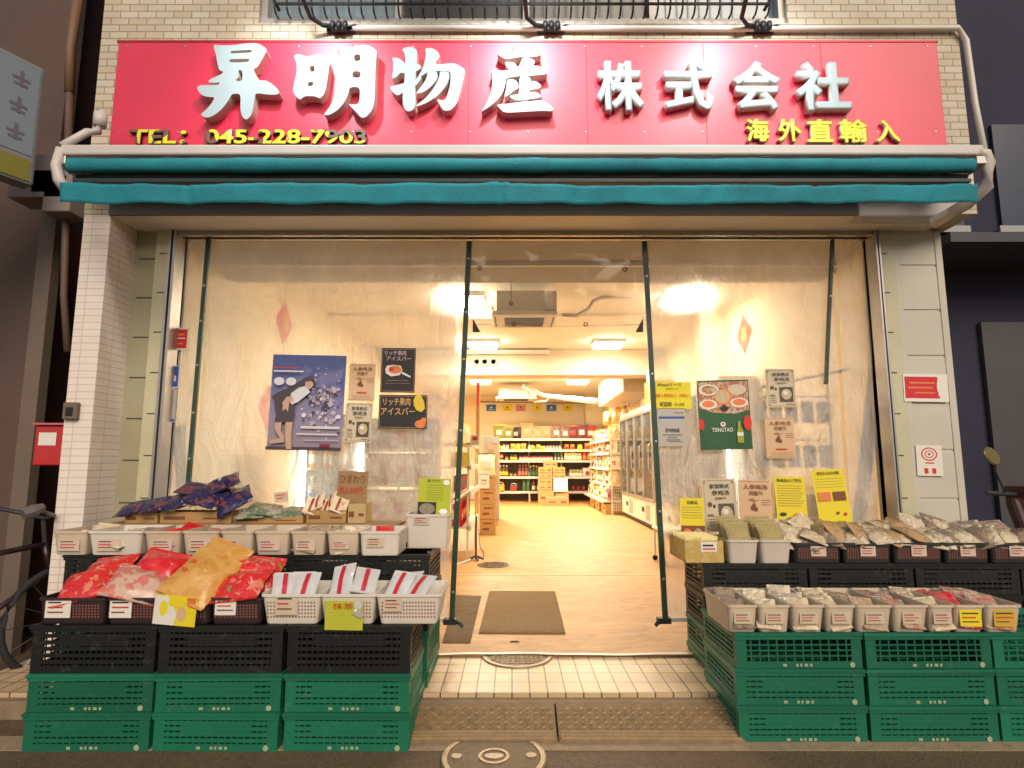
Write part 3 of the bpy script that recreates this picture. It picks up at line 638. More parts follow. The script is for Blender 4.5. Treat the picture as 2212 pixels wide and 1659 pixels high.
b = wavysheet(130, 2112, lambda p: 396 + 5 * nz(p / 170, 1) + 1.5 * nz(p / 40, 4) + (3 if p > 1100 else 0) * 1, lambda p: 437 + 3 * nz(p / 200, 3) + 3 * math.sin((p - 130) / 1982 * math.pi),
              2.90, teal, lambda p, v: .012 * nz(p / 90, 2) * (1 + v) + .006 * nz(p / 23 + v, 5) + (.012 * (abs((p - 60) % 340) < 5)), 260, 6)
o = b.build('valance', aw, smooth=True); m_ = o.modifiers.new('s', 'SOLIDIFY'); m_.thickness = .003
b = MB(); vs = []; fs = []; n = 200; K = 10
for i in range(n + 1):
    p = 150 + 1950 * i / n; q = at(p, 358, 2.985); rr = .040 + .007 * nz(p / 120, 7) + .004 * nz(p / 35, 8)
    for k in range(K): a = 2 * math.pi * k / K; vs.append((q.x, -.115 + rr * .8 * math.cos(a), q.z - 2.6 + rr * math.sin(a)))
for i in range(n):
    for k in range(K): fs.append((i * K + k, i * K + (k + 1) % K, (i + 1) * K + (k + 1) % K, (i + 1) * K + k))
b.add(vs, fs, teal); b.build('fabric_roll', aw, smooth=True)
X0, X1, Z0, Z1 = ext(160, 2095, 374, 397, 3.0); tealdk = M('awning_frame', (.012, .03, .032), .5)
b = MB(); b.box(X0, X1, -.11, -.06, Z0 - 2.6 + .005, Z0 - 2.6 + .028, tealdk); b.box(X0, X1, -.09, .06, Z0 - 2.6 + .03, Z1 - 2.6, tealdk); b.box(X0, X1, -.098, -.092, Z1 - 2.62, Z1 - 2.612, dark); b.build('front_bar', aw, bevel=.004)
X0, X1, Z0, Z1 = ext(150, 2100, 334, 352, 3.2)
b = MB(); b.box(X0, X1, .14, .33, Z0 - 2.63, Z1 - 2.55, dark); b.build('cassette', aw)
b = MB()
for q in (.1, 1.6, -1.5): b.box(q, q + .1, .10, .14, Z1 - 2.6, Z1 - 2.59, alum)
b.build('clip', aw)
for s_ in (X0 + .03, X1 - .09): b = MB(); b.box(s_, s_ + .06, -.04, .3, Z0 - 2.68, Z0 - 2.60, alum); b.build('end_bracket', aw, bevel=.006)

# =================================================================== VINYL CURTAINS
CD = 3.80
def curtain(name, label, pts_top, pts_bot, d, mat, wob=.012, nx=60, nz_=30, seed=0, strip=None, group=None):
    """a hanging sheet between two picture edges; pts_* = (x_left, y_left), (x_right, y_right)"""
    A = at(*pts_top[0], d); B2 = at(*pts_top[1], d); C2 = at(*pts_bot[0], d); D2 = at(*pts_bot[1], d)
    t = thing(name, label, 'curtain', ((A.x + B2.x) / 2, d, A.z), 0, group); o = t.location
    b = MB(); vs = []; fs = []
    for i in range(nx + 1):
        for j in range(nz_ + 1):
            u, v = i / nx, j / nz_; p = (A * (1 - u) + B2 * u) * (1 - v) + (C2 * (1 - u) + D2 * u) * v
            w = wob * (noise.noise(Vector((u * 3 + seed, v * 1.2, 1))) + .4 * noise.noise(Vector((u * 14 + seed, v * 3, 2))) * (.3 + v)) * (1 if 0 < i < nx else 0)
            vs.append((p.x - o.x, p.y - o.y + w, p.z - o.z))
    for i in range(nx):
        for j in range(nz_): a = i * (nz_ + 1) + j; fs.append((a, a + 1, a + nz_ + 2, a + nz_ + 1))
    b.add(vs, fs, mat); b.build('sheet', t, smooth=True); return t
c1 = curtain('vinyl_curtain', 'wide woven vinyl curtain left of the doorway, hung with the blue poster', ((452, 512), (1008, 512)), ((408, 1335), (966, 1335)), CD, VINYL, seed=1, group='vinyl sheets across the shop opening')
c2 = curtain('vinyl_curtain', 'wide woven vinyl curtain right of the doorway, behind the beer poster', ((1400, 512), (1796, 512)), ((1440, 1338), (1840, 1338)), CD, VINYL, seed=5, group='vinyl sheets across the shop opening')
c3 = curtain('vinyl_curtain', 'narrow vinyl curtain strip between the left shutter rail and green strip', ((388, 512), (447, 512)), ((334, 1330), (402, 1330)), CD + .02, VINYL, seed=9, nx=20, group='vinyl sheets across the shop opening')
c4 = curtain('vinyl_curtain', 'narrow vinyl curtain at the right end, drawn against the shutter rail', ((1803, 512), (1874, 512)), ((1850, 1330), (1905, 1330)), CD + .02, VINYL, seed=13, nx=20, group='vinyl sheets across the shop opening')
clearv = filmmat('clear_vinyl', (.8, .8, .76), .16, .05, .35, bscale=3)
c5 = curtain('clear_vinyl_flap', 'short clear vinyl flap with a sagging hem over the doorway', ((1020, 512), (1388, 512)), ((1022, 700), (1392, 702)), CD - .02, clearv, wob=.03, seed=3, nx=40)
def ring(parent, px, py, d, r=.012):
    q = at(px, py, d) - parent.location; b = MB(); pts = [(q.x + r * math.cos(a), q.y - .006, q.z + r * math.sin(a)) for a in [i * math.pi / 6 for i in range(12)]]
    b.tube(pts, .0035, dark, 5, True); b.build('eyelet', parent)
for q in ((1036, 579), (1350, 583), (1110, 712), (1265, 713)): ring(c5, q[0], q[1] - (12 if q[1] > 600 else 0), CD - .02)
hem = MB(); pts = []
for i in range(25):
    u = i / 24; q = at(1022 + 370 * u, 701 + 4 * math.sin(u * math.pi), CD - .02) - c5.location; pts.append(tuple(q))
hem.tube(pts, .004, clearv, 5); hem.build('hem', c5)
for sx, s2 in ((1028, 1), (1382, -1)):
    q = at(sx, 708, CD - .02) - c5.location; b = MB(); b.add([(q.x - .02 * s2, q.y - .01, q.z - .03), (q.x + .03 * s2, q.y - .01, q.z - .03), (q.x - .02 * s2, q.y - .01, q.z + .06), (q.x - .02 * s2, q.y, q.z - .03), (q.x + .03 * s2, q.y, q.z - .03), (q.x - .02 * s2, q.y, q.z + .06)], [(0, 1, 2), (5, 4, 3), (0, 3, 4, 1), (1, 4, 5, 2), (2, 5, 3, 0)], dark); b.build('corner_patch', c5)
def post(label, a, z, wpx, studs, foot=0):
    A = at(*a, CD - .03); Z = at(*z, CD - .03); t = thing('curtain_post', label, 'post', tuple(A))
    w = wpx / F * 3.8 / 2; v = Z - A; b = MB()
    b.add([(-w, -.012, 0), (w, -.012, 0), (w, .012, 0), (-w, .012, 0), (v.x - w, -.012, v.z), (v.x + w, -.012, v.z), (v.x + w, .012, v.z), (v.x - w, .012, v.z)],
          [(0, 1, 2, 3), (4, 7, 6, 5), (0, 4, 5, 1), (1, 5, 6, 2), (2, 6, 7, 3), (3, 7, 4, 0)], olive); b.build('pole', t, bevel=.003)
    for f_ in studs:
        b = MB(); b.lathe([(.009, 0), (.007, .004), (.001, .005)], alum, 10, Matrix.Translation((v.x * f_, -.012, v.z * f_)) @ Matrix.Rotation(R(90), 4, 'X')); b.build('stud', t)
    if foot:
        b = MB(); s_ = foot; b.tube([(v.x, 0, v.z), (v.x - .05 * s_, -.03, v.z - .01), (v.x - .07 * s_, -.03, v.z - .03)], .012, dark, 8); b.box(v.x - .05, v.x + .03, -.03, .02, v.z - .02, v.z + .012, dark)
        b.build('foot_clamp', t)
    return t
post('dark green curtain post on the left side of the doorway', (1014, 522), (976, 1340), 11, (.05, .2, .33, .52, .7, .93), -1)
post('dark green curtain post on the right side of the doorway', (1392, 522), (1437, 1338), 11, (.1, .37, .55, .73, .9), 1)
post('green edging strip with studs near the left shutter rail', (451, 515), (404, 1080), 9, (.19, .33, .5, .68, .85))
post('faded green edging strip with a stud, far right behind the vinyl', (1798, 518), (1784, 830), 7, (.4,))
# pale bottom rails of the two wide curtains
for lab, xa2, xb2, y in (('pale bottom rail of the vinyl curtain right of the doorway', 1440, 1840, 1338), ('pale bottom rail of the vinyl curtain left of the doorway', 520, 962, 1338)):
    A = at(xa2, y, CD); B2 = at(xb2, y, CD); b = MB(); b.box(A.x, B2.x, -.015, .015, -.012, .012, steelw); tag(b.build('curtain_rail', loc=(0, CD, A.z), bevel=.004), lab, 'curtain rail')
# leaning shutter posts
b = MB(); A = at(1886, 790, 3.98); B2 = at(1846, 1150, 3.98); b.tube([A, B2 + (B2 - A) * .5], .028, alum, 4); b.tube([A + Vector((.05, 0, 0)), B2 + (B2 - A) * .5 + Vector((.05, 0, 0))], .02, steelw, 4)
tag(b.build('leaning_poles'), 'grey and white poles leaning inside the right shutter rail', 'poles')
b = MB(); A = at(375, 920, 3.95); b.add([at(372, 925, 3.95), at(402, 915, 3.95), at(404, 1080, 3.95), at(384, 1080, 3.95), at(372, 925, 3.99), at(402, 915, 3.99), at(404, 1080, 3.99), at(384, 1080, 3.99)], [(0, 3, 2, 1), (4, 5, 6, 7), (0, 1, 5, 4), (1, 2, 6, 5), (2, 3, 7, 6), (3, 0, 4, 7)], steelw)
tag(b.build('rolled_sheet'), 'pale folded sheet standing inside the left shutter rail', 'folded sheet')

# =================================================================== POSTERS AND NOTICES
CARDS = []
def card(name, label, cat, x0, x1, y0, y1, d, mat, rot=0, group=None, lean=0, thick=.0015):
    """flat paper; returns the Empty and its half sizes. Local frame: centre, XZ plane, face to -Y"""
    X0, X1, Z0, Z1 = ext(x0, x1, y0, y1, d)
    t = thing(name, label, cat, ((X0 + X1) / 2, d, (Z0 + Z1) / 2), (R(lean), R(rot), 0), group)
    w, h = (X1 - X0) / 2, (Z1 - Z0) / 2
    b = MB(); b.box(-w, w, 0, thick, -h, h, mat); b.build('sheet', t); return t, w, h
def put(t, w, h, name, rects, k=1, label=None):
    """rects in fractions (-1..1): (x0,x1,z0,z1,mat) or ('e',cx,cz,rx,rz,mat)"""
    b = MB()
    for i, r in enumerate(rects):
        y = -.0006 * k - .0001 * i
        if r[0] == 'e': b.ell(r[1] * w, r[2] * h, r[3] * w, r[4] * h, y, r[5])
        elif r[0] == 'p': b.poly([(x * w, z * h) for x, z in r[1]], y, r[2])
        else: b.rect(r[0] * w, r[1] * w, r[2] * h, r[3] * h, y, r[4])
    return b.build(name, t, label=label)
def txt(t, w, h, s, x0, x1, z0, z1, mat, bold=.01, name='lettering', y=-.006): return letters(name, s, x0 * w, x1 * w, z0 * h, z1 * h, y, mat, t, bold)
PD = CD - .035
# blue poster (plain scene: sky, blossoms, shore)
def gradm(name, c0, c1, c2):
    m = bpy.data.materials.new(name); t, n, l, p = nodes_of(m); tc = n.new('ShaderNodeTexCoord'); sp = n.new('ShaderNodeSeparateXYZ'); l.new(tc.outputs['Object'], sp.inputs[0])
    ns = n.new('ShaderNodeTexNoise'); ns.inputs['Scale'].default_value = 7; ns.inputs['Detail'].default_value = 9; ns.inputs['Distortion'].default_value = 1.2; l.new(tc.outputs['Object'], ns.inputs[0])
    mr = n.new('ShaderNodeMapRange'); mr.inputs[1].default_value = -.3; mr.inputs[2].default_value = .3; l.new(sp.outputs['Z'], mr.inputs[0])
    ma = n.new('ShaderNodeMath'); ma.operation = 'MULTIPLY_ADD'; ma.inputs[1].default_value = .9; ma.inputs[2].default_value = -.45; l.new(ns.outputs[0], ma.inputs[0])
    ad = n.new('ShaderNodeMath'); ad.operation = 'ADD'; l.new(mr.outputs[0], ad.inputs[0]); l.new(ma.outputs[0], ad.inputs[1])
    rp = n.new('ShaderNodeValToRGB'); e = rp.color_ramp.elements; e[0].color = (*c0, 1); e[0].position = .15; e[1].color = (*c2, 1); e[1].position = .85; q = e.new(.5); q.color = (*c1, 1)
    l.new(ad.outputs[0], rp.inputs[0]); l.new(rp.outputs[0], p.inputs['Base Color']); p.inputs['Roughness'].default_value = .4; return m
bl = gradm('poster_sky', (.30, .24, .30), (.24, .22, .38), (.08, .11, .30))
t, w, h = card('poster', 'large blue and violet seaside poster on the left vinyl curtain', 'poster', 583, 743, 767, 973, PD, bl, 1.2)
lil = M('poster_lilac', (.50, .40, .50), .5); skin = M('poster_peach', (.55, .36, .26), .5); dk = M('poster_dark', (.07, .05, .06), .5); wht = M('poster_white', (.68, .66, .68), .5)
rd = random.Random(3)
fl_ = []
for _ in range(150):
    cx_, cz_ = rd.gauss(.40, .26), rd.gauss(.02, .27)
    if abs(cx_) > .9 or abs(cz_) > .9: continue
    r0 = .015 + rd.random() ** 2 * .06; n_ = rd.randint(5, 8)
    fl_.append(('p', [(cx_ + r0 * (.5 + rd.random()) * math.cos(2 * math.pi * i / n_), cz_ + r0 * .8 * (.5 + rd.random()) * math.sin(2 * math.pi * i / n_)) for i in range(n_)], rd.choice((lil, lil, wht, dk, lil))))
for _ in range(14):
    x0_, z0_ = rd.uniform(.2, .7), rd.uniform(-.3, .25); fl_.append(('p', [(x0_, z0_), (x0_ + .015, z0_), (x0_ + rd.uniform(-.2, .2), z0_ + rd.uniform(.15, .35))], dk))
put(t, w, h, 'blossom_picture', fl_, 2)
put(t, w, h, 'shore_picture', [(-1, 1, -1, -.93, dk), (-.1, .95, -.55, -.50, wht), (-.2, .9, -.68, -.65, wht), (.0, .95, -.80, -.78, lil), ], 30)
put(t, w, h, 'figure_picture', [('p', [(-.05, .52), (.12, .55), (.22, .46), (.24, .34), (.1, .3), (-.1, .36), (-.3, .22), (-.5, .1), (-.62, -.05), (-.74, -.26), (-.8, -.2), (-.84, .02), (-.93, .1), (-.75, .2), (-.4, .32), (-.18, .44)], dk), ('p', [(-.31, -.38), (-.5, -.38), (-.5, -.7), (-.44, -.98), (-.30, -.98), (-.33, -.7)], skin), ('p', [(-.6, -.38), (-.8, -.38), (-.76, -.6), (-.62, -.76), (-.9, -.8), (-.88, -.88), (-.5, -.84), (-.52, -.72), (-.62, -.6)], skin), ('p', [(-.3, -.04), (-.42, .0), (-.66, -.12), (-.8, -.36), (-.78, -.44), (-.3, -.42), (-.28, -.2)], dk), ('p', [(.0, .34), (-.2, .3), (-.4, .18), (-.46, .02), (-.36, -.06), (-.2, .0), (-.05, .1), (.1, .2)], wht), ('p', [(-.38, .12), (-.52, .1), (-.62, -.02), (-.6, -.2), (-.52, -.14), (-.46, -.22), (-.44, -.02), (-.32, .02)], skin), ('e', .06, .37, .11, .1, skin), ('p', [(-.06, .44), (.04, .5), (.18, .46), (.2, .38), (.1, .44), (.0, .42)], dk)], 38)
put(t, w, h, 'badge', [('e', -.74, .42, .14, .085, wht), ('e', -.42, .42, .14, .085, wht), (.45, .72, -.93, -.86, M('maroon_ink', (.25, .02, .06), .5)), (-.9, -.1, .62, .65, wht), (-.9, -.2, .70, .72, inkr)], 50)
# ginseng chicken soup notices (beige) and red-date notices
beige = M('beige_card', (.62, .52, .36), .65, var=.05); peach = M('peach_card', (.68, .45, .26), .65, var=.05); soup = M('soup_photo', (.55, .42, .24), .5, var=.4, scale=40); dish = M('dark_dish', (.10, .07, .05), .5)
def soup_card(label, x0, x1, y0, y1, d, rot=0, lean=0):
    t, w, h = card('notice', label, 'notice', x0, x1, y0, y1, d, beige, rot, 'soup and date notices', lean)
    put(t, w, h, 'border', [(-.9, .9, .92, .935, inkb), (-.9, .9, -.935, -.92, inkb), (-.9, -.885, -.92, .92, inkb), (.885, .9, -.92, .92, inkb)] + [('e', sx * .83, sz_ * .86, .05, .035, inkb) for sx in (-1, 1) for sz_ in (-1, 1)], 1)
    txt(t, w, h, '家常韩式', -.55, .62, .62, .80, ink, .02); txt(t, w, h, '参鸡汤', -.45, .6, .36, .56, ink, .03); txt(t, w, h, '自制包', -.25, .4, .2, .3, ink, .01)
    put(t, w, h, 'picture', [(-.12, .82, -.72, .05, dish), ('e', .36, -.32, .42, .33, ink), ('e', .36, -.32, .36, .28, soup), ('e', .3, -.25, .16, .1, paperw), ('e', -.6, .02, .14, .1, inkb), ('e', -.35, -.05, .08, .07, ink)], 3)
    txt(t, w, h, '材料', -.8, -.4, -.45, -.33, ink, .01); put(t, w, h, 'small_print', [(-.8, -.35, -.55 - i * .1, -.53 - i * .1, inkb) for i in range(3)] + [(.3, .75, -.84, -.81, inkb)], 6)
    return t
def date_card(label, x0, x1, y0, y1, d, rot=0, lean=0):
    t, w, h = card('notice', label, 'notice', x0, x1, y0, y1, d, peach, rot, 'soup and date notices', lean)
    put(t, w, h, 'border', [(-.92, .92, .93, .945, inkb), (-.92, .92, -.945, -.93, inkb)], 1)
    txt(t, w, h, '人参鸡汤', -.75, .75, .62, .82, inkb, .012); txt(t, w, h, '药膳包', -.4, .45, .38, .56, inkb, .02)
    put(t, w, h, 'picture', [('e', -.22, -.12, .13, .1, inkb), ('e', -.02, -.16, .13, .1, inkb), ('e', -.12, -.02, .12, .1, inkb), ('p', [(-.5, .2), (-.2, .28), (.05, .18), (.3, .26), (.2, .2), (-.1, .1)], kraft)], 3)
    put(t, w, h, 'small_print', [(.35, .9, .2 - i * .09, .215 - i * .09, inkb) for i in range(3)] + [(-.35, .4, -.58, -.52, inkr)] + [(-.7, .75, -.74 - i * .09, -.73 - i * .09, inkb) for i in range(2)], 9)
    return t
date_card('yellowish date notice beside the top right of the blue poster', 754, 810, 786, 866, PD, 1)
soup_card('beige soup notice beside the lower right of the blue poster', 745, 803, 870, 956, PD, 2)
soup_card('beige soup notice high on the right vinyl curtain', 1655, 1718, 797, 880, PD, -.5)
date_card('peach date notice in the middle of the right vinyl curtain', 1654, 1717, 902, 990, PD, 0)
# black ice bar posters
blk = M('black_poster', (.022, .018, .018), .35, var=.3, scale=12); orr = M('orange_fruit', (.75, .20, .05), .4, var=.3, scale=30); yel = M('mango_yellow', (.72, .52, .03), .4, var=.15)
t, w, h = card('poster', 'upright black ice bar poster, higher of the two black ones', 'poster', 823, 897, 752, 848, PD, blk, .8)
put(t, w, h, 'border', [(-.94, .94, .93, .95, kraft), (-.94, .94, -.95, -.93, kraft), (-.95, -.93, -.95, .95, kraft), (.93, .95, -.95, .95, kraft)], 1)
txt(t, w, h, 'リッチ果肉', -.8, .45, .66, .88, M('pink_ink', (.70, .50, .46), .5), .03); txt(t, w, h, 'アイスバー', -.7, .75, .42, .62, M('pink_ink', (1, 1, 1)), .03)
put(t, w, h, 'picture', [('p', [(-.75, .05), (-.65, .2), (-.3, .24), (.15, .2), (.25, .0), (.1, -.22), (-.4, -.28), (-.7, -.15)], paperw), ('e', -.18, .02, .38, .18, orr), ('e', -.4, .05, .14, .09, inkr), ('p', [(.22, -.06), (.75, -.26), (.72, -.33), (.2, -.15)], paperw)], 3); put(t, w, h, 'small_print', [(-.6, .6, -.48, -.46, kraft), (-.75, .75, -.6, -.585, kraft)], 9)
t, w, h = card('poster', 'wide black ice bar poster with yellow mango, lower of the two', 'poster', 818, 923, 853, 926, PD, blk, .5)
put(t, w, h, 'border', [(-.96, .96, .91, .94, kraft), (-.96, .96, -.94, -.91, kraft), (-.965, -.945, -.94, .94, kraft), (.945, .965, -.94, .94, kraft)], 1)
gold = M('gold_ink', (.62, .36, .14), .5)
txt(t, w, h, 'リッチ果肉', -.82, .3, .36, .82, gold, .03); txt(t, w, h, 'アイスバー', -.9, .5, -.2, .24, gold, .035)
put(t, w, h, 'picture', [('p', [(.42, .7), (.52, .98), (.72, 1.0), (.86, .6), (.9, .2), (.76, -.02), (.55, .1), (.44, .4)], yel), ('e', .72, -.72, .22, .24, orr), ('e', .86, -.5, .12, .16, orr)], 3)
# phone case notice, opening notice
t, w, h = card('notice', 'bright yellow price notice beside the right doorway post', 'notice', 1411, 1493, 825, 883, PD, papery, 0)
txt(t, w, h, 'iPhoneケース', -.75, .5, .68, .92, ink, .015); txt(t, w, h, '各種機種あります', -.35, .35, .42, .55, inkb, 0); txt(t, w, h, '最新入荷商品入！大特価！', -.92, .88, -.12, .12, inkr, .01); txt(t, w, h, '¥200', -.68, -.05, -.82, -.48, ink, .03); txt(t, w, h, '税込価格', .1, .62, -.78, -.56, ink, 0)
greyc = M('grey_card', (.46, .42, .36), .6)
t, w, h = card('notice', 'grey shop notice with a blue bar below the yellow price notice', 'notice', 1422, 1481, 882, 964, PD, greyc, 0)
put(t, w, h, 'blue_bar', [(-.95, .95, .45, .57, M('blue_bar', (.03, .08, .30), .5)), (.2, .9, .74, .78, inkb)], 1); txt(t, w, h, '昇明物産', -.5, .55, -.26, -.06, ink, .02)
put(t, w, h, 'small_print', [(-.7, .75, -.42, -.39, ink), (-.35, .35, -.54, -.51, ink), (-.45, .55, -.68, -.65, ink), (-.3, .7, -.76, -.735, inkb)], 4)
# beer poster
crab = patchmat('seafood_photo', [(.50, .42, .28), (.42, .13, .05), (.55, .33, .15), (.10, .07, .04)], 26, .5, 0, 0); gp = M('beer_green', (.02, .09, .03), .4, var=.3, scale=8)
t, w, h = card('poster', 'green beer poster with seafood plates on the right vinyl curtain', 'poster', 1509, 1621, 821, 971, PD, gp, -1.2)
put(t, w, h, 'seafood_picture', [('p', [(-.96, .95), (.96, .95), (.96, .12), (.4, .02), (-.4, .06), (-.96, .2)], crab), ('e', -.55, .72, .38, .16, paperw), ('e', .55, .72, .36, .15, beige), ('e', -.55, .72, .3, .12, crab), ('e', 0, .5, .36, .24, orr), ('e', -.03, .52, .28, .19, soup), ('e', -.6, .3, .34, .14, paperw), ('e', -.6, .31, .24, .1, orr), ('e', .6, .34, .34, .14, paperw), ('e', .6, .35, .26, .1, orr), ('p', [(-.2, .16), (.0, .3), (.1, .24), (.22, .2), (.1, .1), (-.05, .08)], ink)], 1)
put(t, w, h, 'maple_picture', [('e', .85, -.25, .16, .22, inkr), ('e', -.92, -.28, .1, .16, inkr), ('p', [(.48, -.2), (.56, -.2), (.58, -.38), (.66, -.48), (.66, -.82), (.42, -.82), (.42, -.48), (.46, -.38)], M('bottle_yg', (.30, .36, .04), .3)), (.42, .66, -.62, -.52, paperw), ('e', -.1, -.28, .1, .07, paperw), ('e', -.1, -.27, .05, .035, inkr)], 16)
txt(t, w, h, 'TSINGTAO', -.55, .26, -.50, -.38, paperw, .04, y=-.014)
# yellow notices standing behind the right display, plus box card
def ycard(label, x0, x1, y0, y1, d, rot, style, lean=-6):
    t, w, h = card('notice', label, 'notice', x0, x1, y0, y1, d, papery if style < 3 else paperg, rot, 'yellow product notices', lean)
    if style == 0:
        txt(t, w, h, '新商品のご案内', -.85, .75, .78, .92, ink, .03); put(t, w, h, 'small_print', [(-.85, .85 - (i % 3) * .1, .62 - i * .1, .645 - i * .1, kraft) for i in range(9)], 1); put(t, w, h, 'picture', [('e', .45, -.6, .42, .16, orr), ('e', .5, -.55, .22, .1, inkr), ('e', -.6, -.5, .22, .07, ink)], 12)
    elif style == 1:
        txt(t, w, h, '四川の味', -.7, .7, .8, .93, ink, .02); put(t, w, h, 'small_print', [(-.85, .85, .66 - i * .1, .675 - i * .1, kraft) for i in range(4)], 1); put(t, w, h, 'picture', [(-.85, -.08, -.12, .2, orr), (.08, .85, -.12, .2, inkb), ('e', .2, -.55, .1, .05, inkb), ('e', .65, -.6, .1, .06, inkr)], 9)
    elif style == 2:
        txt(t, w, h, '日替品', -.4, .5, .68, .86, ink, .02); put(t, w, h, 'small_print', [(-.85, .85, .5 - i * .14, .53 - i * .14, kraft) for i in range(5)], 1); put(t, w, h, 'picture', [(-1, 1, -1, -.45, inkb), ('e', -.5, -.75, .3, .15, orr), ('e', .4, -.75, .3, .15, crab)], 10)
    else:
        txt(t, w, h, '塩 クラゲ', -.45, .35, .80, .94, ink, .025); put(t, w, h, 'small_print', [(-.5, .55, .62 - i * .12, .635 - i * .12, ink) for i in range(7)], 1)
        put(t, w, h, 'picture', [(-.98, .15, -.92, -.22, ink), ('e', -.4, -.56, .48, .28, M('jelly_photo', (.28, .25, .17), .4, var=.4, scale=60)), ('e', .6, -.68, .26, .14, M('leaf_ink', (.12, .22, .02), .5)), ('e', .72, .78, .2, .14, M('leaf_ink', (1, 1, 1)))], 10)
    return t
soup_card('beige soup notice standing behind the two white tubs, beside the date notice', 1519, 1592, 1034, 1148, 3.73, -1, -5)
date_card('peach date notice standing behind the two white tubs', 1598, 1668, 1037, 1146, 3.72, 1.5, -5)
ycard('yellow notice with a dish photo standing behind the clear packets', 1676, 1742, 1030, 1138, 3.70, 1, 0)
ycard('yellow notice with two brown photos, the highest one over the clear packets', 1762, 1832, 1014, 1136, 3.68, -3, 1)
ycard('small dark yellow notice standing in the yellow packet carton', 1470, 1521, 1076, 1158, 3.70, 1, 2)
# red diamonds on the inner wall and column, seen through the vinyl
redp = M('red_paper', (.60, .01, .012), .6)
def diamond(loc, rz, label):
    b = MB(); s_ = .24; b.add([(-s_, 0, 0), (0, 0, -s_), (s_, 0, 0), (0, 0, s_), (-s_, .004, 0), (0, .004, -s_), (s_, .004, 0), (0, .004, s_)], [(0, 1, 2, 3), (7, 6, 5, 4), (0, 4, 5, 1), (1, 5, 6, 2), (2, 6, 7, 3), (3, 7, 4, 0)], redp)
    t = thing('paper_charm', label, 'paper charm', loc, rz, 'red diamond charms'); o = b.build('sheet', t); letters('lettering', '福', -.09, .09, -.09, .09, -.003, M('charm_gold', (.75, .45, .10), .4), t, .03)
q = at(605, 700, 5.9); diamond((XL + .006, 6.36, q.z + .12), R(90), 'red diamond charm high on the left inner wall')
diamond((XL + .006, 6.05, at(580, 880, 6.05).z), R(90), 'red diamond charm low on the left inner wall, half behind the blue poster')
q = at(1618, 722, 6.9); diamond((XR - .006, 6.9, q.z), R(-90), 'red diamond charm on the right inner wall behind the vinyl')
# stickers on the outside
def sticker(label, x0, x1, y0, y1, d, mat, rects, rot=0):
    t, w, h = card('sticker', label, 'sticker', x0, x1, y0, y1, d, mat, rot); put(t, w, h, 'printing', rects, 1); return t, w, h
redn = M('red_notice', (.60, .02, .03), .4); bluen = M('blue_notice', (.04, .08, .45), .4)
sticker('red and white notice inside the left shutter rail', 366, 406, 708, 756, CD - .01, paperw, [(-.9, .9, -.85, .85, redn), (-.6, .6, .3, .5, orr), (-.7, .7, 0, .1, paperw), (-.4, .5, -.5, -.35, orr)])
sticker('blue notice with white marks inside the left shutter rail', 357, 386, 790, 838, CD - .01, paperw, [(-.95, .95, -.9, .95, bluen), (-.5, .6, -.4, .1, paperw), (-.2, .3, .3, .5, paperw), (-.7, .2, -.8, -.5, paperw)])
sticker('patterned green grey notice below the blue one', 352, 380, 840, 912, CD - .01, greyc, [(-.9, .9, -.95, -.8, bluen), ('e', 0, .2, .6, .35, panelg), ('e', .1, -.4, .5, .2, lil), (-.5, .1, .5, .6, inkb)])
sticker('red notice on the right panelled pillar', 1952, 2048, 808, 868, FD - .02, paperw, [(-.94, .55, -.75, .8, redn), ('e', .72, .1, .22, .8, paperw), (-.7, .4, .3, .42, orr), (-.8, .3, -.05, .08, orr), (-.5, .4, -.4, -.3, orr), (.1, .6, -.6, -.75, redn)], 1)
ringp = [('e', 0, .42, .62, .44, inkr), ('e', 0, .42, .52, .36, paperw), ('e', 0, .42, .36, .25, inkr), ('e', 0, .42, .28, .19, paperw), ('e', 0, .42, .1, .08, inkb), (-.45, -.15, -.85, -.5, inkr), (.15, .45, -.85, -.5, inkr), (-.35, .35, -.2, -.12, inkr)]
sticker('white sticker with a round red emblem on the right pillar', 1980, 2036, 962, 1028, FD - .02, paperw, ringp, 1)
t = thing('intercom', 'small grey brown square switch box on the left tiled pillar', 'switch box', tuple(at(158, 888, BD - .001)))
b = MB(); b.box(-.042, .042, -.03, 0, -.05, .05, M('box_brown', (.16, .12, .09), .5)); b.build('housing', t, bevel=.006); b = MB(); b.box(-.02, .02, -.036, -.03, -.03, .02, dark); b.build('button', t, bevel=.002)

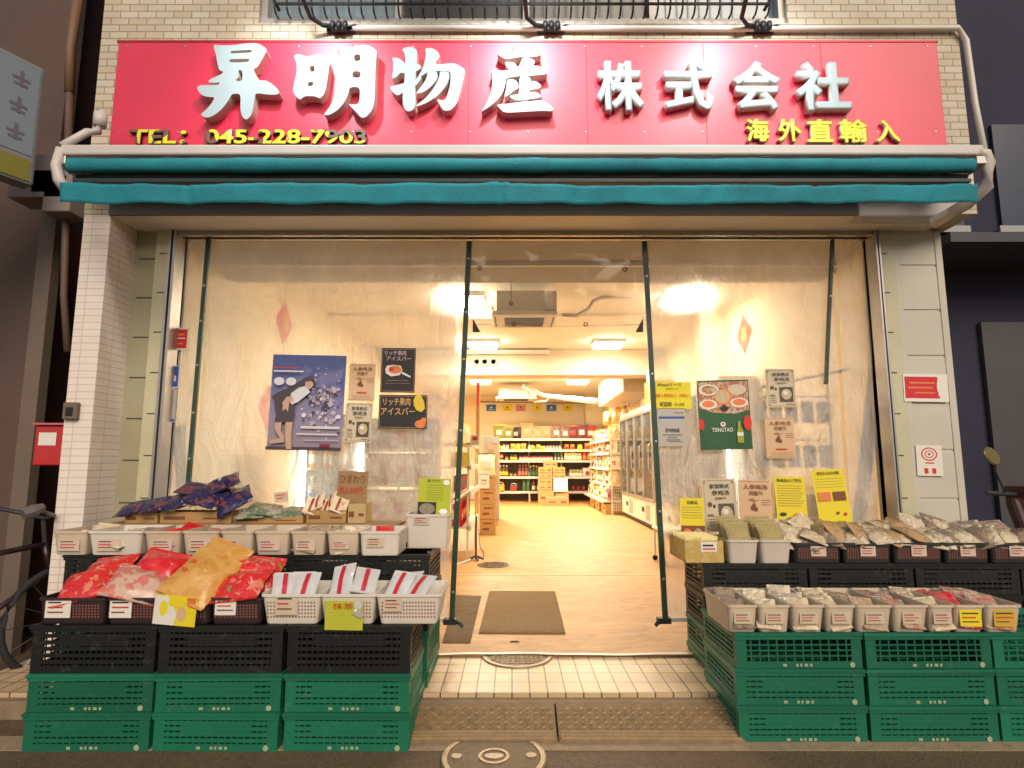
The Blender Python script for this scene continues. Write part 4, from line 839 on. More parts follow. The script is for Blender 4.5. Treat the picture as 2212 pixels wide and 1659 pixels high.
# =================================================================== CRATES
def crate_mesh(w, d, h, mat, bars=4, ribs=14, markings=True, style='slat'):
    """lattice sided box crate, origin at the centre of its base; returns list of (name, MB)"""
    W, D = w / 2, d / 2; b = MB(); T = .014
    b.box(-W, W, -D, -D + T, h - .030, h, mat); b.box(-W, W, D - T, D, h - .030, h, mat); b.box(-W, -W + T, -D + T, D - T, h - .030, h, mat); b.box(W - T, W, -D + T, D - T, h - .030, h, mat)
    r = MB(); r.box(-W - .004, W + .004, -D - .006, -D - .0005, h - .014, h - .003, mat)
    s = MB(); i_ = .006
    lo, hi = .0, h - .031
    for sy in (-1, 1):
        y0 = sy * (D - i_) - (T * .4 if sy > 0 else 0); y1 = y0 + T * .4
        s.box(-W + i_, W - i_, y0, y1, lo, lo + .030, mat)
        for sx in (-1, 1): x = sx * (W - .03) ; s.box(x - .024, x + .024, y0, y1, lo + .030, hi, mat)
        if style == 'slat':
            for k in range(bars): z = lo + .030 + (hi - lo - .03) * (k + .62) / (bars + .2); s.box(-W + .05, W - .05, y0 - .001, y1 + .001, z - .008, z + .008, mat)
            s.box(-W * .55, W * .55, y0 + .001, y1 - .001, hi - .06, hi - .01, mat)
        else:
            for k in range(3): z = lo + .03 + (hi - lo - .03) * (k + 1) / 4; s.box(-W + .05, W - .05, y0 - .001, y1 + .001, z - .003, z + .003, mat)
        for k in range(ribs): x = -W + .055 + (2 * W - .11) * (k + .5) / ribs; s.box(x - .0032, x + .0032, y0 + .0015, y1 - .0015, lo + .030, hi, mat)
    for sx in (-1, 1):
        x0 = sx * (W - i_) - (T * .4 if sx > 0 else 0); x1 = x0 + T * .4
        s.box(x0, x1, -D + .012, D - .012, lo, lo + .030, mat)
        for sy in (-1, 1): y = sy * (D - .028); s.box(x0, x1, y - .016, y + .016, lo + .030, hi, mat)
        for k in range(bars): z = lo + .030 + (hi - lo - .03) * (k + .62) / (bars + .2); s.box(x0 - .001, x1 + .001, -D + .044, D - .044, z - .0045, z + .0045, mat)
        for k in range(6): y = -D + .05 + (2 * D - .1) * (k + .5) / 6; s.box(x0 + .0015, x1 - .0015, y - .003, y + .003, lo + .03, hi, mat)
    f = MB()
    for k in range(9): y = -D + .02 + (2 * D - .04) * k / 8; f.box(-W + .014, W - .014, y - .008, y + .008, .004, .010, mat)
    for k in range(7): x = -W + .02 + (2 * W - .04) * k / 6; f.box(x - .008, x + .008, -D + .014, D - .014, .0102, .014, mat)
    out = [('rim', b), ('rim_lip', r), ('sides', s), ('bottom', f)]
    if markings:
        k = MB(); mk = M('crate_mark', (.34, .40, .26), .6)
        tf = Matrix.Translation((W - .055, -D + i_ - .003, .016)) @ Matrix.Rotation(R(90), 4, 'X'); k.lathe([(.012, 0), (.012, .0015)], mk, 16, tf); out.append(('round_mark', k))
        k = MB()
        for j, (xx, ww) in enumerate(((-.08, .022), (-.02, .016), (.0, .012), (.02, .02), (.045, .014))): k.rect(xx, xx + ww * .8, .009, .021, -D + i_ - .0035, mk)
        out.append(('stencil_mark', k))
    return out
CR = {}
def crate(key, w, d, h, mat, loc, rot, label, group, **k):
    if key not in CR:
        t = thing('plastic_crate', label, 'crate', loc, rot, group)
        for n_, m_ in crate_mesh(w, d, h, mat, **k): m_.build(n_, t)
        CR[key] = t; return t
    return dup(CR[key], loc, (0, 0, rot), label, group)
GL = 'stacked display crates left of the step'; GR = 'stacked display crates right of the step'
DF = 2.77; zt1 = at(1106, 1350, DF).z; zt0 = at(1106, 1455, DF).z
CW, CDp = .565, .39; hg = (zt0 - SZ) / 2
colx = []
for a, c_ in ((45, 325), (330, 600), (605, 890)): colx.append((xat(a, DF, 0) + xat(c_, DF, 0)) / 2)
nm = ['leftmost', 'middle', 'rightmost']
JR = random.Random(5)
for i, x in enumerate(colx):
    for j in range(2):
        crate('gl', CW, CDp, hg - .002, green, (x + JR.uniform(-.004, .004), DF + CDp / 2, SZ + j * hg), JR.uniform(-.016, .016), f'green crate, left display front row, {nm[i]} column, ' + ('on the street' if j == 0 else 'second up'), GL, bars=4, ribs=16)
    crate('bl', CW, CDp, zt1 - zt0 - .002, black, (x, DF + CDp / 2, zt0), JR.uniform(-.016, .016), f'black crate above the green ones, left display front row, {nm[i]} column', GL, markings=False, bars=5, ribs=18)
# second tier: crates turned sideways
D2 = 3.20; zu = at(1106, 1197, D2).z; W2 = .385; Dp2 = .49
xr = -.43
ordn = ['first', 'second', 'third', 'fourth', 'fifth', 'sixth']
h2 = (zu - SZ) / 4
for i in range(5):
    x = xr - W2 / 2 - i * (W2 + .004)
    for j in range(4):
        mt = black if j >= 2 else green; key = 'b2' if j >= 2 else 'g2'
        crate(key, W2, Dp2, h2 - .002, mt, (x, D2 + Dp2 / 2, SZ + j * h2), JR.uniform(-.014, .014), f'{"black" if j >= 2 else "green"} crate, left display back row, {ordn[i]} from the doorway, ' + ['at the bottom', 'second up', 'third up', 'on top'][j], GL, markings=False, bars=5, ribs=10)
# a board under the display trays so the columns read solid
# front tier right
DR = 2.85; zr = at(1106, 1366, DR).z; hr = (zr - SZ) / 3; RW = .595; RDp = .47
rx = xat(1591, DR, .1)
for i in range(3):
    for j in range(3):
        lb = f'green crate, right display front row, {ordn[i]} column from the step, {["on the street", "in the middle", "on top"][j]}'
        crate('gr' + ('t' if j == 2 else ''), RW, RDp, hr - .002, green, (rx + RW / 2 + i * (RW + .004), DR + RDp / 2, SZ + j * hr), JR.uniform(-.014, .014), lb, GR, bars=4, ribs=16 if j < 2 else 12, style='grid' if j == 2 else 'slat', markings=(j != 1))
D3 = 3.42; z3 = at(1106, 1216, D3).z; h3 = (z3 - SZ) / 4; x3 = xat(1520, D3, .4); Dp3 = .46
for i in range(4):
    for j in range(4):
        mt = black if j >= 2 else green
        crate('b3' if j >= 2 else 'g3', RW, Dp3 - .08, h3 - .002, mt, (x3 + RW / 2 + i * (RW + .004), D3 + (Dp3 - .08) / 2, SZ + j * h3), JR.uniform(-.014, .014), f'{"black" if j >= 2 else "green"} crate, right display back row, {ordn[i]} from the doorway, ' + ['at the bottom', 'second up', 'third up', 'on top'][j], GR, markings=False, bars=4, ribs=16)

# =================================================================== BINS, BASKETS AND GOODS ON THE DISPLAY
bagred = patchmat('bag_red', [(.72, .22, .12), (.66, .012, .015), (.72, .03, .02), (.68, .02, .02), (.66, .015, .02), (.22, .28, .06)], 24, .28, .6, .6)
bagred2 = patchmat('bag_red_white', [(.64, .012, .02), (.68, .03, .03), (.70, .62, .58)], 13, .3, .5)
bagpink = patchmat('bag_pink', [(.60, .40, .30), (.62, .18, .14), (.62, .48, .36)], 12, .35, .4)
bagor = patchmat('bag_orange', [(.62, .30, .05), (.66, .36, .09), (.62, .30, .06), (.55, .12, .03)], 9, .38, .3)
bagblue = patchmat('bag_blue', [(.16, .05, .06), (.02, .018, .07), (.03, .025, .10), (.02, .018, .08), (.60, .54, .48)], 15, .28, .6, .6)
bagwhite = M('sachet_white', (.62, .62, .60), .35, var=.05, bump=.25, bscale=18, coat=.4)
bagnood = patchmat('packet_beige', [(.76, .60, .38), (.80, .66, .44), (.62, .42, .22)], 20, .4, .3)
bagbrown = patchmat('packet_brown', [(.50, .32, .17), (.60, .42, .25), (.34, .19, .10)], 26, .35, .4)
bagdark = patchmat('packet_dark', [(.22, .13, .09), (.34, .22, .15), (.62, .54, .42)], 24, .35, .4)
baggreen = patchmat('packet_green', [(.06, .22, .10), (.50, .50, .40), (.56, .54, .42)], 12, .3, .4)
bagcream = patchmat('packet_cream', [(.90, .78, .58), (.86, .70, .46), (.76, .48, .26)], 14, .4, .3)
bagyel = patchmat('packet_yellow', [(.62, .50, .10), (.66, .52, .14), (.30, .22, .05)], 14, .35, .3)
crisp = filmmat('packet_film', (1, .88, .68), .20, .22, .7, bscale=16)
PK = {}
def packet(key, w, h, t_, mat, loc, rot, label, cat='packet', group=None, film=None, name='food_packet', stripe=None, seed=0, wr=.006):
    if key not in PK:
        t = thing(name, label, cat, loc, rot, group)
        b = MB(); b.pillow(w, h, t_, mat, 9, 11, wr, seed); b.build('pouch', t, smooth=True)
        for sz_ in (-1, 1): s = MB(); s.box(-w / 2 * .98, w / 2 * .98, -.0025, .0025, sz_ * h / 2 - .008, sz_ * h / 2 + .008, mat); s.build('seal', t)
        if stripe:
            s = MB(); 
            for side in (-1, 1):
                pts = []
                for j in range(9): 
                    v = -1 + 2 * j / 8; vv = max(0, 1 - abs(v) / .92) ** .55 if abs(v) < .92 else 0
                    pts.append((side * (t_ / 2 * vv + .008), v * h / 2 * .97))
                for j in range(8): s.add([(-w * .09, pts[j][0], pts[j][1]), (w * .09, pts[j][0], pts[j][1]), (w * .09, pts[j + 1][0], pts[j + 1][1]), (-w * .09, pts[j + 1][0], pts[j + 1][1])], [(0, 1, 2, 3)], stripe)
            s.build('printed_band', t)
        if film:
            b = MB(); b.pillow(w * 1.08, h * 1.12, t_ * 1.2, film, 9, 11, .007, seed + 5); b.build('wrapper', t, smooth=True)
        PK[key] = t; return t
    return dup(PK[key], loc, rot, label, group)
def tub(name, label, cat, x0, x1, d, z, h, dep, mat, taper=.86, thick=.004, group=None, holes=False, rim=True, tagm=None, tagtxt=None, rnd=0, tagmat=None, ty=.5, fade=None):
    """open tub; x0,x1 world at the front rim"""
    W = (x1 - x0) / 2; t = thing(name, label, cat, ((x0 + x1) / 2, d + dep / 2, z), rnd, group); D = dep / 2
    def ringp(sx, sy, zz, n=5):
        pts = []; r = .018
        for cx, cy, a0 in ((sx - r, -sy + r, -90), (sx - r, sy - r, 0), (-sx + r, sy - r, 90), (-sx + r, -sy + r, 180)):
            for k in range(n): a = R(a0 + 90 * k / (n - 1)); pts.append((cx + r * math.cos(a), cy + r * math.sin(a), zz))
        return pts
    L = [ringp(W * taper, D * taper, 0), ringp(W * taper * 1.01, D * taper * 1.01, .008), ringp(W, D, h), ringp(W + .004, D + .004, h + .001), ringp(W + .004, D + .004, h - .010)] if rim else [ringp(W * taper, D * taper, 0), ringp(W * taper * 1.01, D * taper * 1.01, .008), ringp(W, D, h)]
    vs = []; fs = []; n = len(L[0])
    for q in L: vs += q
    for j in range(len(L) - 1):
        for i in range(n): k = (i + 1) % n; fs.append((j * n + i, j * n + k, (j + 1) * n + k, (j + 1) * n + i))
    fs.append(tuple(reversed(range(n))))
    b = MB(); b.add(vs, fs, mat); o = b.build('basket' if holes else 'body', t); m_ = o.modifiers.new('s', 'SOLIDIFY'); m_.thickness = thick; m_.offset = 0
    if holes:
        s = MB(); nh = int(W * 2 / .016)
        for j in range(5):
            for i in range(nh):
                x = -W * .8 + i * (W * 1.6) / max(1, nh - 1); zz = .03 + j * (h - .05) / 5; yy = -(D * taper + (D - D * taper) * zz / h) - .0035
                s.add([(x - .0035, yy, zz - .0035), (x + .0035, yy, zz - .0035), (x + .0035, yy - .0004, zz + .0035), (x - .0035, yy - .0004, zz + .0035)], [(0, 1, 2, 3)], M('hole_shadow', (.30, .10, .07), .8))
        s.build('openings', t)
    if tagm is not None:
        tw, thh = tagm[2] / 2, tagm[3] / 2; zz = h * ty; yy = -(D * taper + (D - D * taper) * zz / h) - .007
        s = MB(); s.box(tagm[0] - tw, tagm[0] + tw, yy - .0015, yy, zz - thh, zz + thh, tagmat or paperw); o = s.build('price_tag', t)
        s = MB(); lr = random.Random(int(abs(x0) * 999))
        for k in range(3): s.rect(tagm[0] - tw * .8, tagm[0] + tw * (.1 + lr.random() * .7), zz + thh * (.5 - k * .5), zz + thh * (.66 - k * .5) , yy - .0025, ink if k == 0 else inkr if k == 1 else inkb)
        s.build('printing', o)
    return t
RN = random.Random(11)
def fill(key, n, cx, cy, z, sx, sy, w, h, t_, mat, label, group, tilt=(60, 85), film=None, stripe=None, rzs=18, step=.012, cat='packet', name='food_packet', wr=.006):
    for i in range(n):
        u = (i + .5) / n
        packet(key, w, h, t_, mat, (cx + RN.uniform(-sx, sx), cy - sy + 2 * sy * u, z + i * step * .4 + h * .30), (R(-RN.uniform(*tilt)), R(RN.uniform(-10, 10)), R(RN.uniform(-rzs, rzs))), ['front', 'second', 'third', 'fourth', 'rear'][i if i < n - 1 else 4] + ' ' + label, cat, group, film, name, stripe, RN.random() * 9, wr)

ZT = zt1 + .001
# ---- left front row: black trays with red, pink and orange bags
dkb = M('basket_dark', (.03, .016, .018), .5)
def tray_at(a, c_, yb, yt, d, z, dep, mat, name, label, cat, group, **k):
    h = at(1106, yt, d).z - z
    return tub(name, label, cat, xat(a, d, z + h), xat(c_, d, z + h), d, z, max(.03, h), dep, mat, group=group, **k)
GB = 'dark baskets of bagged goods in the left front row'; GW = 'white baskets of sachets in the left front row'
tray_at(86, 228, 1350, 1292, DF + .01, ZT, .34, dkb, 'basket', 'dark basket of red bags at the outer end of the left front row', 'basket', GB, holes=True, taper=.93, tagm=(-.06, 0, .115, .085), ty=.62)
tray_at(232, 352, 1350, 1292, DF + .01, ZT, .34, dkb, 'basket', 'dark basket holding the red and pink bags, left front row', 'basket', GB, holes=True, taper=.93, tagm=(-.06, 0, .10, .085), ty=.62)
tray_at(356, 452, 1350, 1295, DF + .01, ZT, .34, dkb, 'basket', 'dark basket behind the yellow picture card, left front row', 'basket', GB, holes=True, taper=.93, tagm=(-.075, 0, .06, .08), ty=.62)
tray_at(456, 565, 1350, 1292, DF + .01, ZT, .34, dkb, 'basket', 'dark speckled basket of red bags beside the white baskets', 'basket', GB, holes=True, taper=.93, tagm=(-.045, 0, .095, .075), ty=.68)
for (a, c_, lb, tg_) in ((566, 692, 'white perforated basket of sachets left of the green card', (-.02, 0, .10, .09)), (692, 811, 'white perforated basket of sachets behind the green card', None), (812, 952, 'white perforated basket of sachets at the step end of its row', (-.07, 0, .085, .06))):
    tray_at(a, c_, 1350, 1284, DF + .005, ZT, .30, whitep, 'basket', lb, 'basket', GW, holes=True, taper=.86, tagm=tg_, ty=.66, tagmat=M('tag_cream', (.62, .50, .36), .6))
# bags in trays
def bagat(key, px, py, d, w, h, t_, mat, rot, label, group, seed=0, **k):
    q = at(px, py, d); return packet(key, w, h, t_, mat, tuple(q), tuple(R(a) for a in rot), label, 'bag', group, name='snack_bag', seed=seed, wr=.012, **k)
GA = 'snack bags in the left front baskets'
bagat('rb', 190, 1262, DF + .10, .24, .20, .12, bagred, (-58, -14, 6), 'glossy red bag in the outermost dark basket, front one', GA, 1)
bagat('rb', 232, 1238, DF + .20, .24, .20, .075, bagred, (-50, -8, -8), 'glossy red bag leaning behind the outermost red bag', GA, 1)
bagat('rb2', 345, 1228, DF + .20, .25, .20, .11, bagred2, (-52, 10, -4), 'red bag with white print behind the pink bag', GA, 2)
bagat('pb', 302, 1262, DF + .08, .27, .19, .10, bagpink, (-58, 14, 10), 'pale pink and red bag slumped in the second dark basket', GA, 3)
bagat('ob', 462, 1222, DF + .20, .25, .27, .11, bagor, (-48, 16, -14), 'orange paper bag leaning behind the larger front orange bag', GA, 4)
bagat('ob', 436, 1246, DF + .09, .24, .26, .10, bagor, (-52, 20, -8), 'large orange bag tilted over the dark basket in front', GA, 4)
bagat('rb', 552, 1240, DF + .20, .24, .20, .075, bagred, (-50, 6, 5), 'red speckled bag standing behind, beside the white baskets', GA, 6)
bagat('rb', 524, 1264, DF + .09, .27, .21, .07, bagred, (-62, -8, -6), 'red speckled bag lying in front, beside the white baskets', GA, 6)
# white sachets with red bands
wn = 0; sp3 = {1: 'first ', 2: 'second ', 0: 'rear '}
for (px_, lbl) in ((615, 'left'), (660, 'left'), (650, 'left'), (740, 'middle'), (790, 'middle'), (765, 'middle'), (862, 'right'), (905, 'right'), (880, 'right')):
    wn += 1; back = wn % 3 == 0
    lb = {'left': sp3[wn % 3] + 'white sachet with red band in the basket left of the green card', 'middle': sp3[wn % 3] + 'white sachet with red band in the basket behind the green card', 'right': sp3[wn % 3] + 'white sachet with red band in the basket at the step end'}[lbl]
    q = at(px_, (1254 if lbl == 'middle' else 1268) - (6 if back else 0), DF + (.22 if back else .12))
    packet('sw', .115, .16, .02, bagwhite, tuple(q), (R(-50 + RN.uniform(-14, 10)), R(RN.uniform(-16, 16)), R(RN.uniform(-22, 22))), lb, 'sachet', 'white sachets in the ' + lbl + ' white basket', None, 'sachet', M('band_red', (.55, .02, .04), .35), 3)
# green handwritten card and yellow picture card hanging on the front
t, w, h = card('notice', 'lime green handwritten card hanging on the middle white basket', 'notice', 702, 784, 1298, 1362, DF - .02, paperg, 1, None, 4)
txt(t, w, h, '抹茶', -.6, .5, .45, .9, inkr, .0); put(t, w, h, 'small_print', [(-.85, .8, .2 - i * .2, .225 - i * .2, gold) for i in range(6)], 2)
put(t, w, h, 'tassel_picture', [('e', .75, .8, .26, .36, beige), ('e', .75, .8, .2, .28, bagwhite), ('p', [(.4, .2), (.7, .5), (1.0, .45), (1.05, .05), (.9, -.15)], greyc), ('e', .62, .42, .07, .1, M('leaf_ink', (1, 1, 1)))], 12)
t, w, h = card('notice', 'yellow and white picture card hanging under the orange bags', 'notice', 332, 424, 1286, 1352, DF - .02, papery, 5, None, 4)
put(t, w, h, 'picture', [('p', [(-1, -1), (-1, .9), (-.4, .95), (.1, -.2), (.0, -1)], paperw), ('e', .3, -.2, .22, .5, peach), ('e', -.55, .1, .2, .5, papery), ('p', [(.5, .9), (.95, .95), (.9, .2), (.6, .3)], orr), ('e', -.2, .5, .15, .25, papery)], 1)

# ---- left second row of bins
Z2 = zu + .001; GT = 'frosted bins in the left middle row'
specs = [(128, 200, frost, 'frosted bin at the outer end of the left middle row', 'rnood', (-.0, 0, .11, .06)), (202, 318, whitep, 'wide pale bin near the outer end of the middle row', 'rcream', (-.03, 0, .12, .06)),
         (322, 400, frost, 'frosted bin of pinkish red packets in the middle row', 'rpink', (0, 0, .11, .055)), (403, 482, frost, 'frosted bin of printed beige packets in the middle row', 'rprint', (0, 0, .115, .06)),
         (485, 555, frost, 'nearly empty frosted bin fifth from the doorway end', None, (-.03, 0, .11, .05)), (557, 632, frost, 'frosted bin with a few tan packets below the blue bags', 'rtan', (-.01, 0, .11, .055)),
         (634, 709, frost, 'frosted bin of brown noodle packets with a white tag', 'rbrown', (-.01, 0, .10, .055)), (711, 781, frost, 'frosted bin with crinkled clear wrapper spilling at its edge', 'rclear', (-.01, 0, .09, .04))]
FB = {'rnood': ('n1', bagnood, 4), 'rcream': ('n2', bagcream, 5), 'rpink': ('n3', bagred2, 4), 'rprint': ('n4', bagpink, 5), 'rtan': ('n1', bagnood, 2), 'rbrown': ('n5', bagbrown, 5), 'rclear': ('n6', bagcream, 4)}
for a, c_, mt, lb, kd, tg_ in specs:
    top = at(1106, 1146, D2).z; X0 = xat(a, D2, top); X1 = xat(c_, D2, top)
    tub('storage_bin', lb, 'storage bin', X0, X1 - .006, D2 - .04, Z2, top - Z2, .30, mt, .88, .003, GT, tagm=tg_ if (X1 - X0) > .13 else (0, 0, .09, .05), tagmat=M('tag_pinkish', (.66, .50, .40), .6), ty=.42)
    if kd:
        ky, mtt, n = FB[kd]; W_ = (X1 - X0)
        fill(ky, n, (X0 + X1) / 2, D2 + .12, Z2 + .012, .015, .09, min(.15, W_ * .72), .17, .03, mtt, 'packet in the ' + lb.replace(' at its edge', ''), 'packets in the ' + ' '.join(lb.split()[:4]) + f' {a}', (55, 80), crisp if kd in ('rclear', 'rbrown', 'rcream', 'rprint') else None)
# white slotted basket with red packet
a, c_ = 783, 866; top = at(1106, 1146, D2).z
tub('basket', 'small white basket with a red packet, beside the clear wrapper bin', 'basket', xat(a, D2, top), xat(c_, D2, top), D2 - .05, Z2, top - Z2, .26, whitep, .92, .004, None, holes=False, tagm=(-.02, 0, .09, .05), tagmat=M('tag_cream', (1, 1, 1)), ty=.55)
q = at(832, 1146, D2 + .10); packet('redp', .10, .13, .03, redp, tuple(q), (R(-78), 0, R(12)), 'small bright red packet in the white basket', 'packet')
q = at(820, 1150, D2 + .05); packet('redp', .10, .13, .03, redp, tuple(q - Vector((0, 0, .02))), (R(-82), R(4), R(-20)), 'red packet lying lower in the same white basket', 'packet')
# large white box with lime jellyfish card
DB = D2 + .22
top = at(1106, 1112, DB).z
tub('storage_box', 'large rounded white box holding the lime card at the doorway end', 'storage box', xat(876, DB, top), xat(968, DB, top), DB, Z2, top - Z2, .24, whitep, .9, .005, None, tagm=(-.03, 0, .09, .045), tagmat=M('tag_cream', (1, 1, 1)), ty=.82)
ycard('lime green notice with a bowl photo standing in the white box', 903, 973, 1033, 1118, DB + .03, 1.5, 3, -4)
# ---- top row: cartons of blue bags, green packets, printed sachets, kraft sign
DTp = 3.55; ZP = at(1106, 1130, DTp).z
GK = 'cardboard trays behind the middle row'
def ctray(x0, x1, ytop, d, z, dep, label, mat=carton, grp=GK, back=0):
    X0 = xat(x0, d, z); X1 = xat(x1, d, z); hh = at(1106, ytop, d).z - z; t = thing('cardboard_tray', label, 'cardboard tray', ((X0 + X1) / 2, d, z), 0, grp); W = (X1 - X0) / 2 - .003; T = .005
    b = MB(); b.box(-W, W, 0, T, .004, hh, mat); b.box(-W, W, dep - T, dep, .004, hh + back, mat); b.box(-W, -W + T, T, dep - T, .004, hh, mat); b.box(W - T, W, T, dep - T, .004, hh, mat); b.build('walls', t)
    b = MB(); b.box(-W, W, 0, dep, 0, .004, mat); b.build('base', t)
    b = MB(); b.rect(-W * .9, -W * .3, hh * .3, hh * .6, -.001, inkb); b.rect(W * .2, W * .8, hh * .35, hh * .5, -.001, inkb); b.build('printing', t); return t
# trestle board that carries the top row
b = MB(); b.box(-1.75, .0, 0, .17, -.018, -.002, kraft); 
for xx in (-1.72, -.9, -.05): b.box(xx, xx + .03, .03, .14, -(ZP - 0) + .002, -.018, kraft)
b2 = tag(b.build('display_board', loc=(-.66, DTp, ZP)), 'low wooden bench carrying the cardboard trays behind the bins', 'bench')
ctray(268, 340, 1108, DTp, ZP, .16, 'small orange brown cardboard tray at the outer end of the top row')
ctray(344, 500, 1106, DTp, ZP, .16, 'orange brown cardboard tray under the heap of blue bags')
ctray(503, 655, 1116, DTp, ZP, .16, 'low cardboard tray of green and clear packets')
ctray(660, 748, 1102, DTp, ZP, .16, 'cardboard box of printed sachets in front of the brown sign')
ctray(750, 790, 1088, DTp, ZP, .16, 'yellowish end flap box beside the brown sign', M('carton_pale', (.56, .40, .18), .75))
GS = 'blue snack bags heaped on the tray'
for i, (x, y, dd, rx_, ry, rz_) in enumerate(((400, 1078, 0.03, -66, -18, 8), (448, 1072, .02, -62, 14, -12), (352, 1088, .03, -72, -12, 10), (505, 1082, .03, -60, -30, 18), (430, 1058, .08, -72, 10, 6), (478, 1046, .08, -68, -24, 20), (470, 1064, .10, -70, 6, -6), (300, 1096, .04, -74, -14, 4))):
    lb = ['front centre of the heap', 'front, touching the tag', 'outer side of the heap', 'inner end of the heap', 'second layer of the heap', 'topmost and tilted up', 'back of the heap', 'small pale one at the outer tray'][i]
    bagat('bb', x, y, DTp + dd, .22, .17, .075, bagblue, (rx_, ry, rz_), 'blue and cream snack bag, ' + lb, GS, 7)
for i, (x, y) in enumerate(((545, 1108), (590, 1104), (625, 1106), (570, 1098))): 
    q = at(x, y, DTp + .04 + .02 * i); packet('gp', .17, .15, .03, baggreen, tuple(q), (R(-74), R(RN.uniform(-12, 12)), R(RN.uniform(-20, 20))), ['green and clear packet nearest the blue bags', 'clear packet in the middle of the low tray', 'green cornered packet beside the sachet box', 'pale packet on top in the low tray'][i], 'packet', 'green packets in the low tray', crisp)
for i, (x, y, rz_) in enumerate(((672, 1092, 12), (688, 1084, -14), (705, 1094, 8), (716, 1082, -20), (730, 1090, 16), (738, 1096, -6), (698, 1096, 0))):
    q = at(x, y, DTp + .03 + .015 * (i % 4)); packet('ps', .075, .10, .014, bagcream, tuple(q), (R(-38 - 6 * (i % 3)), R(rz_ * 1.4), R(rz_)), ['first', 'second', 'third', 'fourth', 'fifth', 'sixth', 'seventh'][(672, 688, 698, 705, 716, 730, 738).index(x)] + ' printed sachet from the left sticking out of its cardboard box', 'sachet', 'printed sachets in the cardboard box', None, 'sachet', M('band_brown', (.35, .06, .03), .5), 4)
t, w, h = card('price_sign', 'brown cardboard sign with red handwriting behind the sachets', 'price sign', 727, 793, 1018, 1106, DTp + .15, kraft, 1.5, None, -5)
txt(t, w, h, 'ひまわり', -.82, .82, .42, .82, inkb, -.002); txt(t, w, h, '税込300円', -.85, .75, -.1, .25, inkr, -.002)
for lb, x, y in (('small price slip standing over the low tray of packets', 608, 1074), ('pale price slip resting on the blue bags', 424, 1082)):
    t, w, h = card('price_slip', lb, 'price slip', x - 16, x + 14, y - 11, y + 11, DTp - .005 if x < 500 else DTp + .1, M('tag_cream', (1, 1, 1)), -8); put(t, w, h, 'printing', [(-.7, .6, .3, .5, inkr), (-.7, .3, -.3, -.1, inkr)], 1)

# ---- right front row of bins
ZR = zr + .001; GRB = 'frosted bins along the right front row'
edges = [(1575, 1638), (1642, 1709), (1714, 1783), (1787, 1850), (1853, 1930), (1934, 2008), (2012, 2064), (2067, 2130), (2134, 2210)]
orn = ['nearest the step', 'second from the step', 'third from the step', 'fourth from the step', 'fifth from the step', 'sixth from the step', 'narrow, just before the yellow tag', 'with a yellow tag', 'with an orange yellow tag at the end']
cont = [('k1', bagdark), ('k2', bagcream), ('n6', bagcream), ('n1', bagnood), ('n5', bagbrown), ('n4', bagpink), ('n1', bagnood), ('n3', bagred2), ('n4', bagpink)]
for i, (a, c_) in enumerate(edges):
    top = at(1106, 1306, DR).z; X0 = xat(a, DR - .02, top); X1 = xat(c_, DR - .02, top)
    lb = 'frosted bin in the right front row, ' + orn[i]
    tub('storage_bin', lb, 'storage bin', X0, X1, DR - .01, ZR, top - ZR, .36, frost, .88, .003, GRB, tagm=((0.0, 0, .085, .05) if i < 7 else (.0, 0, .10, .075)), tagmat=(M('tag_cream', (1, 1, 1)) if i < 7 else papery if i == 7 else M('tag_amber', (.62, .40, .03), .6)), ty=.52, rnd=0)
    ky, mtt = cont[i]
    fill('R' + ky, 5, (X0 + X1) / 2, DR + .16, ZR + .02, .012, .12, (X1 - X0) * .74, .16, .035, mtt, 'wrapped packet in the right front bin ' + orn[i], 'packets in the right front bin ' + orn[i], (45, 75), crisp)
# ---- right back row
Z3 = z3 + .001
top = at(1106, 1168, D3).z; X0 = xat(1480, D3, top); X1 = xat(1562, D3, top)
t = thing('carton', 'yellow brown carton of dark yellow packets at the doorway end, right side', 'carton', ((X0 + X1) / 2, D3, Z3)); W = (X1 - X0) / 2
cy = patchmat('carton_yellow', [(.52, .36, .10), (.58, .42, .14), (.24, .16, .05)], 18, .6, 0, 0); hh = top - Z3
b = MB(); b.box(-W, W, 0, .005, 0, hh, cy); b.box(-W, W, .335, .34, 0, hh, cy); b.box(-W, -W + .005, .005, .335, 0, hh, cy); b.box(W - .005, W, .005, .335, 0, hh, cy); b.box(-W, W, .005, .335, 0, .005, cy); b.build('walls', t)
b = MB(); b.box(-.02, .07, -.002, 0, .06, .115, paperw); b.rect(-.01, .05, .09, .1, -.003, ink); b.rect(-.01, .06, .072, .08, -.003, inkr); b.build('price_tag', t)
for i in range(6): packet('yc', W * 1.75, .12, .035, bagyel, ((X0 + X1) / 2, D3 + .04 + i * .05, Z3 + .075), (R(-14), 0, R(RN.uniform(-4, 4))), ['front', 'second', 'third', 'fourth', 'fifth', 'rear'][i] + ' dark yellow packet filed upright in the yellow brown carton', 'packet', 'packets in the yellow carton')
